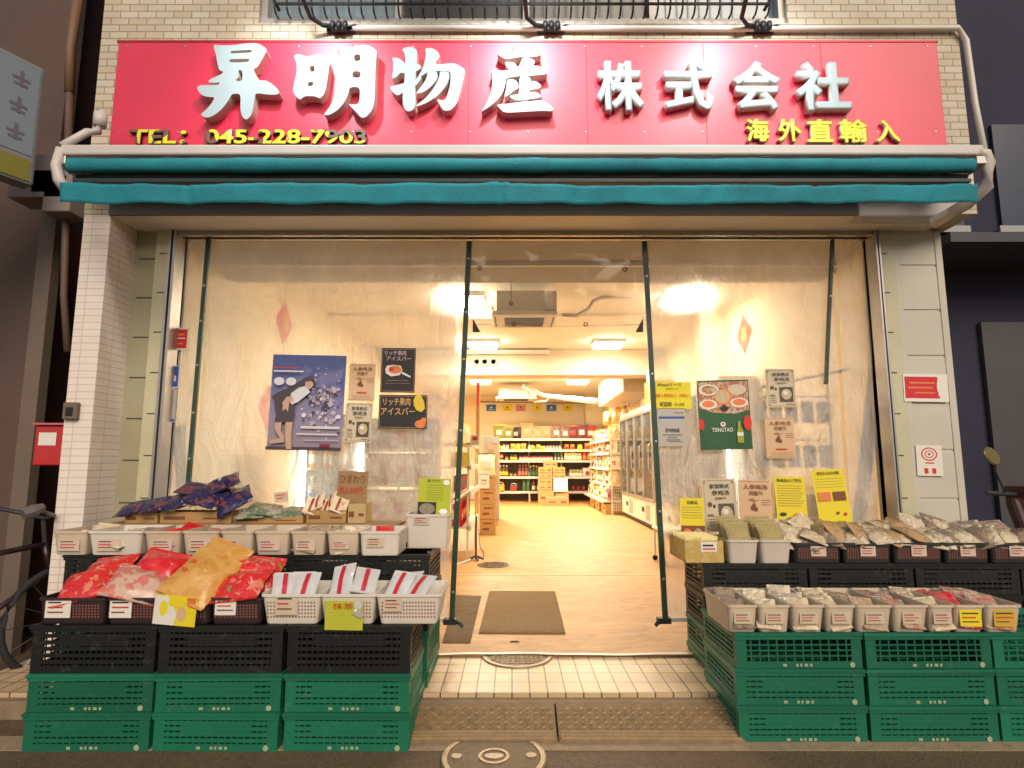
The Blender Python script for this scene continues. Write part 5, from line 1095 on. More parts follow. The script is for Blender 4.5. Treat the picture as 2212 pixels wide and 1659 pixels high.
for a, c_, lb in ((1570, 1635, 'small white tub of yellow noodle packs beside the yellow carton'), (1640, 1706, 'small white tub of yellow noodle packs next to the dark baskets')):
    X0 = xat(a, D3, top); X1 = xat(c_, D3, top); tub('tub', lb, 'tub', X0, X1, D3 - .02, Z3, top - Z3 + .005, .24, M('tub_white', (.62, .54, .46), .45), .86, .004, 'white tubs of noodles')
    for j in range(3): packet('np', .145, .13, .055, filmmat('noodle_yellow', (.72, .60, .28), .85, .3, .5), ((X0 + X1) / 2, D3 + .05 + j * .075, top + .03 + j * .012), (R(-30), 0, R(RN.uniform(-5, 5))), ['front', 'middle', 'rear'][j] + ' rounded yellow noodle pack in the white tub ' + ('beside the yellow carton' if a < 1600 else 'next to the dark baskets'), 'noodle pack', 'noodle packs ' + str(a), None, 'noodle_pack', wr=.004)
dkl = M('basket_black', (.02, .018, .018), .5)
bk = [(1712, 1812, 'first past the white tubs'), (1816, 1920, 'before the grey pillar'), (1924, 2030, 'under the pillar edge'), (2034, 2130, 'beyond the panelled pillar'), (2134, 2240, 'at the picture edge')]
for i, (a, c_, lb) in enumerate(bk):
    X0 = xat(a, D3, top); X1 = xat(c_, D3, top); t3 = at(1106, 1172, D3).z
    tub('basket', 'black basket of clear packets in the right back row, ' + lb, 'basket', X0, X1, D3 - .02, Z3, t3 - Z3, .28, dkl, .94, .004, 'black baskets along the right back row', holes=True, tagm=(-.0, 0, .085, .055), tagmat=M('tag_pinkish', (1, 1, 1)), ty=.60)
    m1, m2 = [('n6', 'k2'), ('k3', 'n6'), ('k3', 'n2'), ('n6', 'k1'), ('k2', 'n4')][i]
    cm = {'n6': bagcream, 'k2': bagcream, 'k3': M('dried_orange', (.62, .36, .12), .5, var=.3, scale=20), 'n2': bagcream, 'k1': bagdark, 'n4': bagpink}
    for j in range(8):
        ky = (m1, m2)[j % 2]; mtt = cm[ky] if i else bagdark if j % 2 else bagcream
        packet('B' + ky + str(i if i == 0 else ''), .15, .17, .045, mtt, (X0 + (X1 - X0) * ((j % 4) + .5) / 4 + RN.uniform(-.015, .015), D3 + .06 + .12 * (j // 4), t3 + .02 + RN.uniform(-.01, .015) + .03 * (j // 4)), (R(-RN.uniform(45, 84)), R(RN.uniform(-22, 22)), R(RN.uniform(-35, 35))), ('front' if j < 4 else 'back') + f' row, {ordn[j % 4]} from left, clear packet in the basket ' + lb, 'packet', 'packets in the black basket ' + lb, crisp, wr=.008)

# =================================================================== INSIDE THE SHOP
glow = EM('fixture_glow', (1, .88, .68), 18)
def ceil_light(x, y, z, pw, label, s_=.26, grp='square ceiling lights'):
    t = thing('ceiling_light', label, 'ceiling light', (x, y, z), 0, grp)
    b = MB(); b.box(-s_, s_, -s_ * .75, s_ * .75, -.05, 0, steelw); b.build('frame', t, bevel=.006)
    for k in range(3):
        b = MB(); c = (k - 1) * s_ * .62; b.box(c - s_ * .27, c + s_ * .27, -s_ * .66, s_ * .66, -.105, -.052, glow); b.build('tube', t, bevel=.01)
    l = bpy.data.lights.new('area', 'AREA'); l.shape = 'RECTANGLE'; l.size = s_ * 1.9; l.size_y = s_ * 1.4; l.energy = pw; l.color = (1, .85, .62)
    lo = bpy.data.objects.new('lamp_light', l); COL.objects.link(lo); lo.parent = t; lo.location = (0, 0, -.115)
    return t
ZL = ZC - .002
ceil_light(-.60, 7.0, ZL, 18, 'lit square ceiling light half hidden by the left doorway post')
ceil_light(2.10, 7.0, ZL, 18, 'lit square ceiling light glowing through the right curtain')
ceil_light(-.42, 7.9 - .3, ZL - .0, 12, 'small lit fixture just behind the half hidden light', .16)
ceil_light(-.49, 9.75, ZL, 28, 'lit square ceiling light before the beam, left of the two')
ceil_light(1.62, 9.75, ZL, 28, 'lit square ceiling light before the beam, right of the two')
ceil_light(-.75, 14.0, ZL - .06, 135, 'lit ceiling light beyond the beam near the red pipe')
ceil_light(1.58, 14.0, ZL - .06, 135, 'lit ceiling light beyond the beam over the aisle')
# air conditioners
def aircon(x, y, z, label, w=.5):
    t = thing('air_conditioner', label, 'air conditioner', (x, y, z), 0, 'ceiling cassette units'); wp = M('ac_white', (.66, .62, .55), .5, var=.04)
    b = MB(); b.box(-w, w, -.33, .33, -.03, .02, wp); b.build('panel', t, bevel=.01)
    b = MB(); b.box(-w * .86, w * .62, -.28, .3, .021, .26, M('ac_body', (.56, .53, .48), .5)); b.build('body', t, bevel=.004)
    b = MB(); b.box(-w * .62, w * .62, -.2, .2, -.034, -.031, dark); b.build('grille', t)
    g_ = MB()
    for k in range(9): yy = -.19 + .38 * k / 8; g_.box(-w * .6, w * .6, yy - .006, yy + .006, -.042, -.034, M('ac_slat', (.16, .15, .14), .5))
    g_.build('grille_slats', t)
    b = MB(); b.box(-w * .92, -w * .88, -.25, .25, -.033, -.031, dark); b.box(w * .88, w * .92, -.25, .25, -.033, -.031, dark); b.build('vent_slot', t)
    b = MB(); b.box(w * .64, w * .98, -.34, -.05, .03, .24, M('ac_box', (.5, .46, .40), .5)); b.build('control_box', t, bevel=.004)
    return t
aircon(at(1132, 690, 6.6).x, 6.6, at(1132, 690, 6.6).z, 'white cassette air conditioner with dark grille near the doorway', .36)
aircon(at(1115, 866, 15.2).x, 15.2, at(1115, 866, 15.2).z + .06, 'far white cassette air conditioner above the paper notices', .52)
# detector ball, hose, pipes
q = at(1104, 656, 6.2); t = thing('hanging_ball', 'dark round ball hanging from the ceiling before the air conditioner', 'hanging ball', tuple(q)); b = MB(); b.lathe([(.001, -.03), (.02, -.024), (.03, 0), (.02, .024), (.001, .03)], M('ball', (.06, .02, .02), .3), 14, cap=False); b.build('ball', t, smooth=True); b = MB(); b.tube([(0, 0, .028), (0, 0, ZC - q.z)], .004, dark, 5); b.lathe([(.06, 0), (.05, .008)], dark, 12, Matrix.Translation((0, 0, ZC - q.z - .01))); b.build('rod', t)
hose = M('hose_grey', (.40, .37, .32), .6)
b = MB(); pts = [at(1215, 680, 6.7), at(1245, 682, 6.8), at(1270, 668, 6.9), at(1282, 650, 6.95), at(1300, 643, 7.0), at(1385, 640, 7.1)]; b.tube([tuple(p) for p in pts], .022, hose, 8); tag(b.build('hose', smooth=True), 'grey wrapped hose curving from the near air conditioner', 'hose')
b = MB(); pts = [at(1130, 833, 14), at(1175, 855, 14.2), at(1255, 862, 14.4), at(1350, 870, 14.6)]; b.tube([tuple(p) for p in pts], .05, steelw, 10); tag(b.build('ceiling_pipe', smooth=True), 'thick white pipe running across under the far ceiling', 'pipe')
b = MB(); pts = [at(1152, 868, 15.3), at(1180, 866, 15.3), at(1185, 858, 15.3), at(1290, 872, 15.5)]; b.tube([tuple(p) for p in pts], .028, steelw, 8); tag(b.build('ceiling_pipe', smooth=True), 'thinner white pipe below the thick one, right of the far air conditioner', 'pipe')
b = MB(); b.tube([tuple(at(1035, 868, 18.2)), tuple(at(1330, 872, 18.2))], .018, M('pipe_brown', (.30, .17, .09), .6), 6); tag(b.build('ceiling_pipe'), 'thin brown pipe running along the top of the back wall', 'pipe')
b = MB(); q = at(1033, 826, 12.8); b.tube([tuple(q), (q.x, q.y, 2.35)], .04, M('pipe_red', (.55, .05, .03), .4), 10); b.tube([(q.x, q.y, 2.35), (q.x, q.y, 0)], .04, kraft, 10); tag(b.build('stand_pipe', smooth=False), 'red vertical pipe beside the back wall, left of the far light', 'pipe')
for i, (x, lb) in enumerate(((1030, 'end one by the left post'), (1047, 'middle one'), (1066, 'one farthest from the post'))):
    q = at(x, 782, 10.49); b = MB(); b.lathe([(.07, 0), (.075, .03), (.06, .04), (.045, .04), (.045, .0)], hose, 14, Matrix.Rotation(R(90), 4, 'X')); tag(b.build('pipe_stub', loc=tuple(q)), 'round capped pipe stub on the beam, ' + lb, 'pipe stub', 'pipe stubs on the beam')
b = MB(); q = at(1352, 869, 14); b.box(-.05, .05, -.05, .05, -.03, .03, dark); b.lathe([(.03, 0), (.02, .06)], dark, 10, Matrix.Rotation(R(90), 4, 'X')); tag(b.build('security_camera', loc=tuple(q)), 'tiny black security camera under the far ceiling', 'camera')
# duct boxes in the far right ceiling corner
b = MB(); q = at(1410, 850, 12); b.box(q.x - .75, 2.77, 11.2, 14.4, 2.45, 3.05, M('duct_tan', (.56, .48, .36), .6)); tag(b.build('duct_box', bevel=.03), 'boxed duct in the far right ceiling corner above the freezers', 'duct')
# paper notices on the back wall
pm = {'b': M('paper_blue', (.03, .14, .42), .6), 'y': papery, 'p': M('paper_pink', (.62, .26, .22), .6)}
wn_ = {'b': 'blue', 'y': 'yellow', 'p': 'pink'}
for i, (x, c_, lb) in enumerate(((1061, 'b', 'blue paper notice on the back wall, nearest the red pipe'), (1096, 'y', 'yellow paper notice on the back wall between the blue and pink ones'), (1125, 'p', 'pink paper notice on the back wall'), (1160, 'y', 'yellow paper notice on the back wall right of the pink one'), (1191, 'b', 'blue paper notice on the back wall between two yellow ones'), (1226, 'y', 'last yellow paper notice on the back wall, over the dark bags'))):
    t, w, h = card('notice', lb, 'notice', x - 10.5, x + 10.5, 874, 888, 18.27, pm[c_], 0, 'coloured paper notices on the back wall'); put(t, w, h, 'printing', [('e', 0, .1, .2, .3, inkb if c_ != 'b' else paperw), (-.6, .6, -.6, -.5, inkb if c_ != 'b' else paperw)], 6)

# ---- goods prototypes
PR = {}
def goods(kind, key, mats, loc, label, group, rz=0, s=1.0):
    k = (kind, key)
    if k in PR: return dup(PR[k], loc, rz, label, group, (s, s, s))
    names = {'bottle': 'bottle', 'jar': 'jar', 'can': 'can', 'box': 'food_box', 'pack': 'food_packet', 'jug': 'jug', 'tall': 'packet'}
    t = thing(names[kind], label, names[kind].replace('_', ' '), loc, rz, group); t.scale = (s, s, s); m0, m1, m2 = mats
    if kind == 'bottle':
        b = MB(); b.lathe([(.033, 0), (.036, .01), (.036, .15), (.030, .18), (.014, .205), (.013, .235)], m0, 12); b.build('body', t, smooth=False)
        b = MB(); b.lathe([(.0365, .04), (.0365, .12)], m1, 12, cap=False); b.build('label_band', t); b = MB(); b.lathe([(.016, .235), (.016, .262)], m2, 10); b.build('cap', t)
    elif kind == 'jar':
        b = MB(); b.lathe([(.036, 0), (.040, .01), (.040, .085), (.034, .1)], m0, 12); b.build('body', t); b = MB(); b.lathe([(.0407, .02), (.0407, .07)], m1, 12, cap=False); b.build('label_band', t); b = MB(); b.lathe([(.036, .1), (.037, .125)], m2, 12); b.build('lid', t)
    elif kind == 'can':
        b = MB(); b.lathe([(.045, 0), (.045, .15), (.042, .155)], m0, 12); b.build('body', t); b = MB(); b.lathe([(.0455, .03), (.0455, .11)], m1, 12, cap=False); b.build('label_band', t); b = MB(); b.lathe([(.046, .155), (.046, .17)], m2, 12); b.build('lid', t)
    elif kind == 'jug':
        b = MB(); b.box(-.11, .11, -.08, .08, 0, .2, m0); b.build('body', t, bevel=.02); b = MB(); b.rect(-.08, .08, .05, .15, -.081, m1); b.build('label_band', t)
        b = MB(); pts = [(.08 * math.cos(a), 0, .2 + .06 * math.sin(a)) for a in [i * math.pi / 8 for i in range(9)]]; b.tube(pts, .012, m2, 6); b.build('handle', t)
    elif kind == 'box':
        b = MB(); b.box(-.06, .06, -.05, .05, 0, .17, m0); b.build('body', t, bevel=.003); b = MB(); b.rect(-.05, .05, .03, .1, -.0515, m1); b.ell(0, .125, .025, .02, -.052, m2); b.build('printing', t)
    elif kind == 'pack':
        b = MB(); b.pillow(.24, .26, .10, m0, 8, 9, .012, 2, Matrix.Translation((0, 0, .13))); b.build('pouch', t, smooth=True)
        b = MB(); b.pillow(.10, .09, .004, m1, 2, 2, 0, 0, Matrix.Translation((0, -.058, .12))); b.build('label_patch', t)
        b = MB(); b.box(-.115, .115, -.006, .006, .245, .275, m2); b.build('seal', t)
    PR[k] = t; return t
g_ = lambda n, c: M('goods_' + n, c, .35, var=.15, coat=.3)
cr_, cy_, cg_, cb_, ct_, cw_, co_, cd_ = g_('red', (.50, .03, .02)), g_('yellow', (.66, .46, .03)), g_('green', (.06, .16, .05)), g_('brown', (.12, .045, .02)), g_('tan', (.50, .36, .18)), g_('white', (.70, .66, .58)), g_('orange', (.62, .22, .03)), g_('dark', (.035, .02, .02))
cs_ = g_('silver', (.36, .36, .34)); cp_ = g_('plum', (.20, .05, .06)); cl_ = g_('olive', (.25, .25, .05))
# ---- back shelving
SHD = 16.9
shx0 = xat(1072, SHD, 1); shx1 = xat(1287, SHD, 1)
zsh = [at(1106, y, SHD).z for y in (948, 972, 995, 1030, 1062)]
shelf = thing('shelf_rack', 'long five tier white shelving rack against the back wall', 'shelf rack', ((shx0 + shx1) / 2, SHD, 0)); W = (shx1 - shx0) / 2
metal = M('shelf_white', (.72, .66, .55), .4, var=.04); backp = M('shelf_back', (.10, .075, .065), .6)
for z in zsh:
    b = MB(); b.box(-W, W, 0, .45, z - .03, z, metal); b.box(-W, W, -.012, -.001, z - .05, z + .012, metal); b.build('shelf', shelf)
for i in range(4):
    x = -W + 2 * W * i / 3; b = MB(); b.box(x - .02, x + .02, .0, .03, 0, zsh[4] - .03, metal); b.box(x - .02, x + .02, .42, .452, 0, zsh[0] + .02, metal); b.build('upright', shelf)
b = MB(); b.box(-W - .022, -W - .002, 0, .45, 0, zsh[1], metal); b.box(W + .002, W + .022, 0, .45, 0, zsh[0], metal); b.build('side_panel', shelf)
b = MB(); b.box(-W, W, .453, .46, .02, zsh[0] - .03, backp); b.build('back_panel', shelf)
def row(z, items, y=SHD + .05, rows=1):
    for (k0, k1, kind, key, mats, step, label, grp, s) in items:
        X0 = shx0 + (shx1 - shx0) * k0; X1 = shx0 + (shx1 - shx0) * k1; n = max(1, int((X1 - X0) / step))
        for i in range(n):
            for r_ in range(rows): goods(kind, key, mats, (X0 + (X1 - X0) * (i + .5) / n, y + r_ * .12 + RN.uniform(-.01, .01), z + .001), label, grp, RN.uniform(-.2, .2), s * RN.uniform(.96, 1.04))
# top: large bags
tops = [(.03, 'pack', 'ty', (cl_, cw_, cy_), 'big clear bag with a yellow seal at the left end of the top shelf', 1.35), (.12, 'pack', 'ty', (cl_, cw_, cy_), 'big yellow topped bag second on the top shelf', 1.2), (.20, 'pack', 'td', (cd_, cs_, cd_), 'dark green black bag third on the top shelf', 1.1), (.31, 'pack', 'tt', (bagbrown, ct_, ct_), 'tallest tan bag of dried goods on the top shelf', 1.5), (.42, 'pack', 'tt', (bagbrown, ct_, ct_), 'tan bag right of the tallest one on the top shelf', 1.2), (.51, 'pack', 'tt', (bagbrown, ct_, ct_), 'tan bag in the middle of the top shelf', 1.2), (.61, 'pack', 'tp', (bagdark, cw_, cp_), 'dark lumpy bag with a folded top on the top shelf', 1.3), (.70, 'pack', 'tp', (bagdark, cw_, cp_), 'dark speckled bag beside the folded one, top shelf', 1.2), (.78, 'pack', 'tr', (cp_, cr_, co_), 'plum bag with an orange seal on the top shelf', 1.25), (.87, 'pack', 'tp2', (cp_, cw_, cp_), 'plum bag with a pale label on the top shelf', 1.4), (.96, 'pack', 'tq', (cr_, cw_, cp_), 'dark red bag with a white label at the right end of the top shelf', 1.25)]
for f_, kd, ky, mm, lb, s_ in tops: goods(kd, ky, mm, (shx0 + (shx1 - shx0) * f_, SHD + .15, zsh[0] + .001), lb, 'big bags on the top shelf', RN.uniform(-.15, .15), s_ * 1.13)
row(zsh[1], [(.0, .05, 'box', 'y', (cy_, cw_, cr_), .12, 'yellow box at the left end of the second shelf', None, .85), (.06, .13, 'jar', 's', (cs_, cw_, cs_), .085, 'pale jar left on the second shelf', 'pale jars on the second shelf', 1.2), (.14, .30, 'box', 'y2', (cy_, co_, cw_), .13, 'yellow food box on the second shelf', 'yellow boxes on the second shelf', 1.05), (.32, .38, 'jar', 's', (cs_, cw_, cs_), .085, 'pale jar between the yellow boxes, second shelf', 'middle pale jars', 1.2), (.39, .46, 'box', 'y2', (cy_, co_, cw_), .13, 'yellow box in the middle of the second shelf', 'middle yellow boxes', .9),
              (.47, .66, 'jar', 'w', (ct_, cw_, cs_), .085, 'small white labelled jar on the second shelf', 'white labelled jars on the second shelf', 1.0), (.68, .80, 'box', 'o', (co_, cr_, cy_), .13, 'orange red box on the second shelf', 'orange boxes on the second shelf', .95), (.81, .88, 'box', 'y2', (cy_, co_, cw_), .12, 'yellow box between the orange boxes, second shelf', 'right yellow boxes', .9), (.89, 1.0, 'box', 'o', (co_, cr_, cy_), .14, 'large orange box at the right end of the second shelf', 'right orange boxes', 1.15)])
row(zsh[2], [(.0, .07, 'jar', 'yr', (cy_, cb_, cr_), .085, 'yellow jar at the left end of the third shelf', 'yellow jars on the third shelf', 1.4), (.08, .13, 'jar', 'd', (cp_, ct_, cd_), .085, 'plum jar on the third shelf', 'plum jars on the third shelf', 1.1), (.14, .21, 'jar', 'by', (cb_, cy_, cd_), .085, 'brown and yellow jar on the third shelf', 'brown jars on the third shelf', 1.4), (.23, .57, 'jar', 'r', (cr_, cw_, cd_), .085, 'small red labelled jar on the third shelf', 'red jars on the third shelf', 1.15), (.58, .68, 'bottle', 'g', (cg_, cw_, cs_), .08, 'green glass bottle on the third shelf', 'green bottles on the third shelf', .75), (.69, .86, 'can', 'w', (ct_, cw_, cy_), .095, 'pale tall can on the third shelf', 'pale cans on the third shelf', 1.25), (.87, 1.0, 'can', 'r', (cr_, co_, cr_), .095, 'red tall can on the third shelf', 'red cans on the third shelf', 1.3)])
row(zsh[3], [(.0, .12, 'bottle', 'y', (cb_, cy_, cw_), .085, 'yellow labelled sauce bottle on the fourth shelf', 'yellow labelled bottles', 1.25), (.13, .21, 'jar', 'y', (cy_, co_, cb_), .08, 'short yellow jar on the fourth shelf', 'short yellow jars', .75), (.22, .32, 'bottle', 'p', (cb_, M('goods_pink', (.55, .15, .12), .4), cr_), .085, 'pink labelled dark bottle on the fourth shelf', 'pink labelled bottles', 1.25), (.33, .42, 'bottle', 'g2', (cd_, cg_, cy_), .085, 'dark bottle with green label on the fourth shelf', 'green labelled bottles', 1.2), (.74, .87, 'jar', 'gw', (cl_, cw_, ct_), .09, 'olive jar stacked on the fourth shelf', 'olive jars', 1.6), (.88, .94, 'pack', 'rw', (cw_, cr_, cr_), .2, 'white sack with a red top on the fourth shelf', None, .95), (.945, 1.0, 'pack', 'yl', (cy_, cl_, cy_), .2, 'yellow green sack at the right end of the fourth shelf', None, .7)])
row(zsh[4], [(.0, .09, 'jug', 'o', (co_, cy_, cy_), .22, 'orange jug at the left end of the bottom shelf', None, 1.0), (.10, .25, 'jug', 'r', (cp_, cr_, cw_), .23, 'plum red jug with a white handle on the bottom shelf', 'plum jugs with white handles', .85), (.26, .34, 'bottle', 'g3', (cg_, cg_, cd_), .1, 'dark green bottle on the bottom shelf', 'dark green bottles', 1.3), (.35, .45, 'bottle', 'b', (cb_, cw_, cr_), .1, 'brown bottle with white label on the bottom shelf', 'brown bottles', 1.35), (.75, .90, 'can', 'pr', (cr_, cp_, cd_), .12, 'short dark red can on the bottom shelf', 'dark red cans', .95)])
for i, (f_, lb) in enumerate(((.04, 'yellow shelf tag at the left end'), (.21, 'yellow shelf tag under the yellow boxes'), (.37, 'lower yellow shelf tag'), (.46, 'yellow shelf tag near the rack centre'), (.84, 'yellow shelf tag between the orange boxes'))):
    t = thing('shelf_tag', lb + ' of the second shelf', 'shelf tag', (shx0 + (shx1 - shx0) * f_, SHD - .02, zsh[1] + .03), 0, 'yellow shelf tags'); b = MB(); b.box(-.06, .06, -.003, 0, -.05, .08, papery); b.build('sheet', t); b = MB(); b.rect(-.04, .04, .0, .02, -.004, inkr); b.build('printing', t)
# ---- carton stack in front of the rack
KC = 15.9
def cartonbox(x0, x1, y0, y1, d, dep, label, grp='cartons stacked before the back rack', mat=carton):
    X0 = xat(x0, d, 1); X1 = xat(x1, d, 1); Z1 = at(1106, y0, d).z; Z0 = max(0, at(1106, y1, d).z); t = thing('carton', label, 'carton', ((X0 + X1) / 2, d, Z0), RN.uniform(-.03, .03), grp); W = (X1 - X0) / 2 - .003; h = Z1 - Z0 - .003
    b = MB(); b.box(-W, W, 0, dep, 0, h, mat); b.build('box', t, bevel=.006); b = MB(); b.box(-W - .001, W + .001, dep * .45, dep * .55, h * .75, h + .0015, M('tape', (.50, .38, .20), .3)); b.build('tape', t)
    b = MB(); b.rect(-W * .75, -W * .1, h * .35, h * .55, -.0015, inkb); b.rect(W * .3, W * .8, h * .3, h * .6, -.0015, inkb); b.build('printing', t)
cc = [(1175, 1204, 995, 1010, 'topmost carton of the stack before the rack'), (1164, 1193, 1009, 1021, 'carton in the second layer, left'), (1194, 1221, 1009, 1021, 'carton in the second layer, right'), (1164, 1193, 1022, 1033, 'carton in the third layer, left'), (1194, 1221, 1022, 1033, 'carton in the third layer, right'),
      (1163, 1193, 1034, 1046, 'carton in the fourth layer beside the white notice'), (1163, 1193, 1046, 1058, 'carton in the fifth layer beside the white notice'), (1195, 1221, 1034, 1058, 'tall carton hidden behind the white notice'), (1163, 1197, 1059, 1090, 'large bottom carton, left'), (1199, 1228, 1059, 1090, 'large bottom carton, right')]
for a in cc: cartonbox(*a[:4], KC, .4, a[4])
cartonbox(1178, 1228, 1074, 1094, 15.3, .35, 'wide flat carton lying in front of the stack', mat=kraft)
t, w, h = card('notice', 'white paper notice taped on the carton stack', 'notice', 1196, 1226, 1033, 1062, KC - .04, paperw); txt(t, w, h, '昇明', -.55, -.1, .3, .5, inkr, .01, y=-.012)
# ---- left side of the aisle
def lbox(x0, x1, d, dep, z0, z1, label, mat=carton, name='carton', cat='carton', grp='cartons beside the left aisle'):
    X0 = xat(x0, d, .6); X1 = xat(x1, d, .6); t = thing(name, label, cat, ((X0 + X1) / 2, d, z0), 0, grp); W = (X1 - X0) / 2
    b = MB(); b.box(-W, W, 0, dep, 0, z1 - z0 - .004, mat); b.build('box', t, bevel=.005); b = MB(); b.rect(-W * .6, W * .2, (z1 - z0) * .3, (z1 - z0) * .45, -.0015, inkb); b.rect(-W * .5, W * .6, (z1 - z0) * .7, (z1 - z0) * .8, -.0015, inkb); b.build('printing', t)
k0 = 9.4
for j in range(4): lbox(1036, 1071, k0, .4, j * .235, (j + 1) * .235, 'brown carton beside the left aisle, ' + ['on the floor', 'second up', 'third up', 'on top below the produce'][j])
for j in range(3): lbox(1060, 1074, 10.6, .4, j * .42, (j + 1) * .42, 'narrow carton in the stack behind the brown ones, ' + ['on the floor', 'in the middle', 'on top'][j], kraft)
t, w, h = card('notice', 'white shop notice with a grey bar hung on the carton stack', 'notice', 1033, 1057, 1017, 1055, k0 - .02, paperw); put(t, w, h, 'bar', [(-.9, .9, .55, .66, cs_)], 4); txt(t, w, h, '昇明物産', -.5, .5, -.2, .02, ink, .03, y=-.012); put(t, w, h, 'small_print', [(-.7, .6, -.42, -.38, inkb), (-.5, .5, -.58, -.55, inkb)], 8)
q = at(1050, 1008, 9.5); goods('pack', 'leaf', (bagcream, cw_, cl_), (q.x, 9.6, .945), 'bundle of pale produce packets on top of the aisle cartons', None, .2, 1.2)
b = MB(); q = at(1054, 985, 11.6); b.box(q.x - .1, q.x + .22, 11.6, 12.1, 0, 1.62, cs_); b.box(q.x - .05, q.x + .18, 11.594, 11.599, .5, 1.5, patchmat('poster_strip', [(.40, .30, .20), (.30, .22, .16), (.6, .5, .4)], 9, .5, 0, 0)); tag(b.build('tall_cabinet', bevel=.006), 'narrow tall cabinet with a patterned front at the end of the left aisle', 'cabinet')
# left white display rack seen edge-on by the post
lr_x = -.50; t = thing('display_rack', 'white shop rack with sloped shelves just inside the left doorway post', 'display rack', (lr_x, 7.0, 0))
zl = [.38, .78, 1.08, 1.36]
for z in zl:
    b = MB(); b.box(-.85, 0, 0, 1.5, z - .02, z, metal); b.box(-.002, .02, 0, 1.5, z - .045, z + .02, metal); b.build('shelf', t)
b = MB(); 
for yy in (0, 1.47): b.box(-.03, -.005, yy, yy + .03, 0, 1.36, metal); b.box(-.85, -.82, yy, yy + .03, 0, 1.6, metal)
b.build('upright', t)
b = MB(); b.tube([(.02, -.02, .02), (-.12, -.25, .0)], .012, steelw, 6); b.tube([(0, .0, .80), (-.25, -.15, .62)], .018, steelw, 6); b.build('brace', t)
for j, z in enumerate(zl):
    for i in range(7):
        goods('pack' if j in (0, 3) else 'box' if j == 2 else 'can', ['lr', 'pr', 'y2', 'yl2'][j], [(bagred2, cw_, cr_), (cr_, cp_, cd_), (cy_, co_, cw_), (bagnood, cy_, cy_)][j], (lr_x - .16, 7.1 + i * .2, z + .001), ['nearest', 'second', 'third', 'middle', 'fifth', 'sixth', 'farthest'][i] + ' ' + ['red and white packet on the lowest shelf of the left rack', 'dark red can on the second shelf of the left rack', 'yellow box on the third shelf of the left rack', 'yellow tan packet on top of the left rack'][j], ['low', 'second', 'third', 'top'][j] + ' shelf goods of the left rack', -.9, [1.1, 1.1, 1.0, 1.0][j])
t, w, h = card('notice', 'pink white notice with red print sticking out of the left rack', 'notice', 1016, 1034, 940, 962, 6.95, paperw); put(t, w, h, 'printing', [(-.5, .7, 0, .7, redn)], 4)
b = MB(); q = fl(1028, 1210, 0); b.tube([(q.x, q.y, .012), (q.x, q.y, .5)], .012, dark, 6)
for a in range(5): b.tube([(q.x, q.y, .05), (q.x + .09 * math.cos(a * 1.257), q.y + .09 * math.sin(a * 1.257), .012)], .012, dark, 5)
tag(b.build('rack_foot'), 'black star shaped stand foot by the left doorway post', 'stand foot')
b = MB(); b.tube([tuple(fl(1032, 1160, 0) + Vector((0, 0, .2))), tuple(fl(1038, 1188, 0) + Vector((0, 0, .02))), tuple(fl(1044, 1192, 0) + Vector((0, 0, .01))), tuple(fl(1045, 1204, 0) + Vector((0, 0, .01)))], .006, dark, 5); tag(b.build('cable'), 'thin black cable end dangling to the floor by the left rack', 'cable')

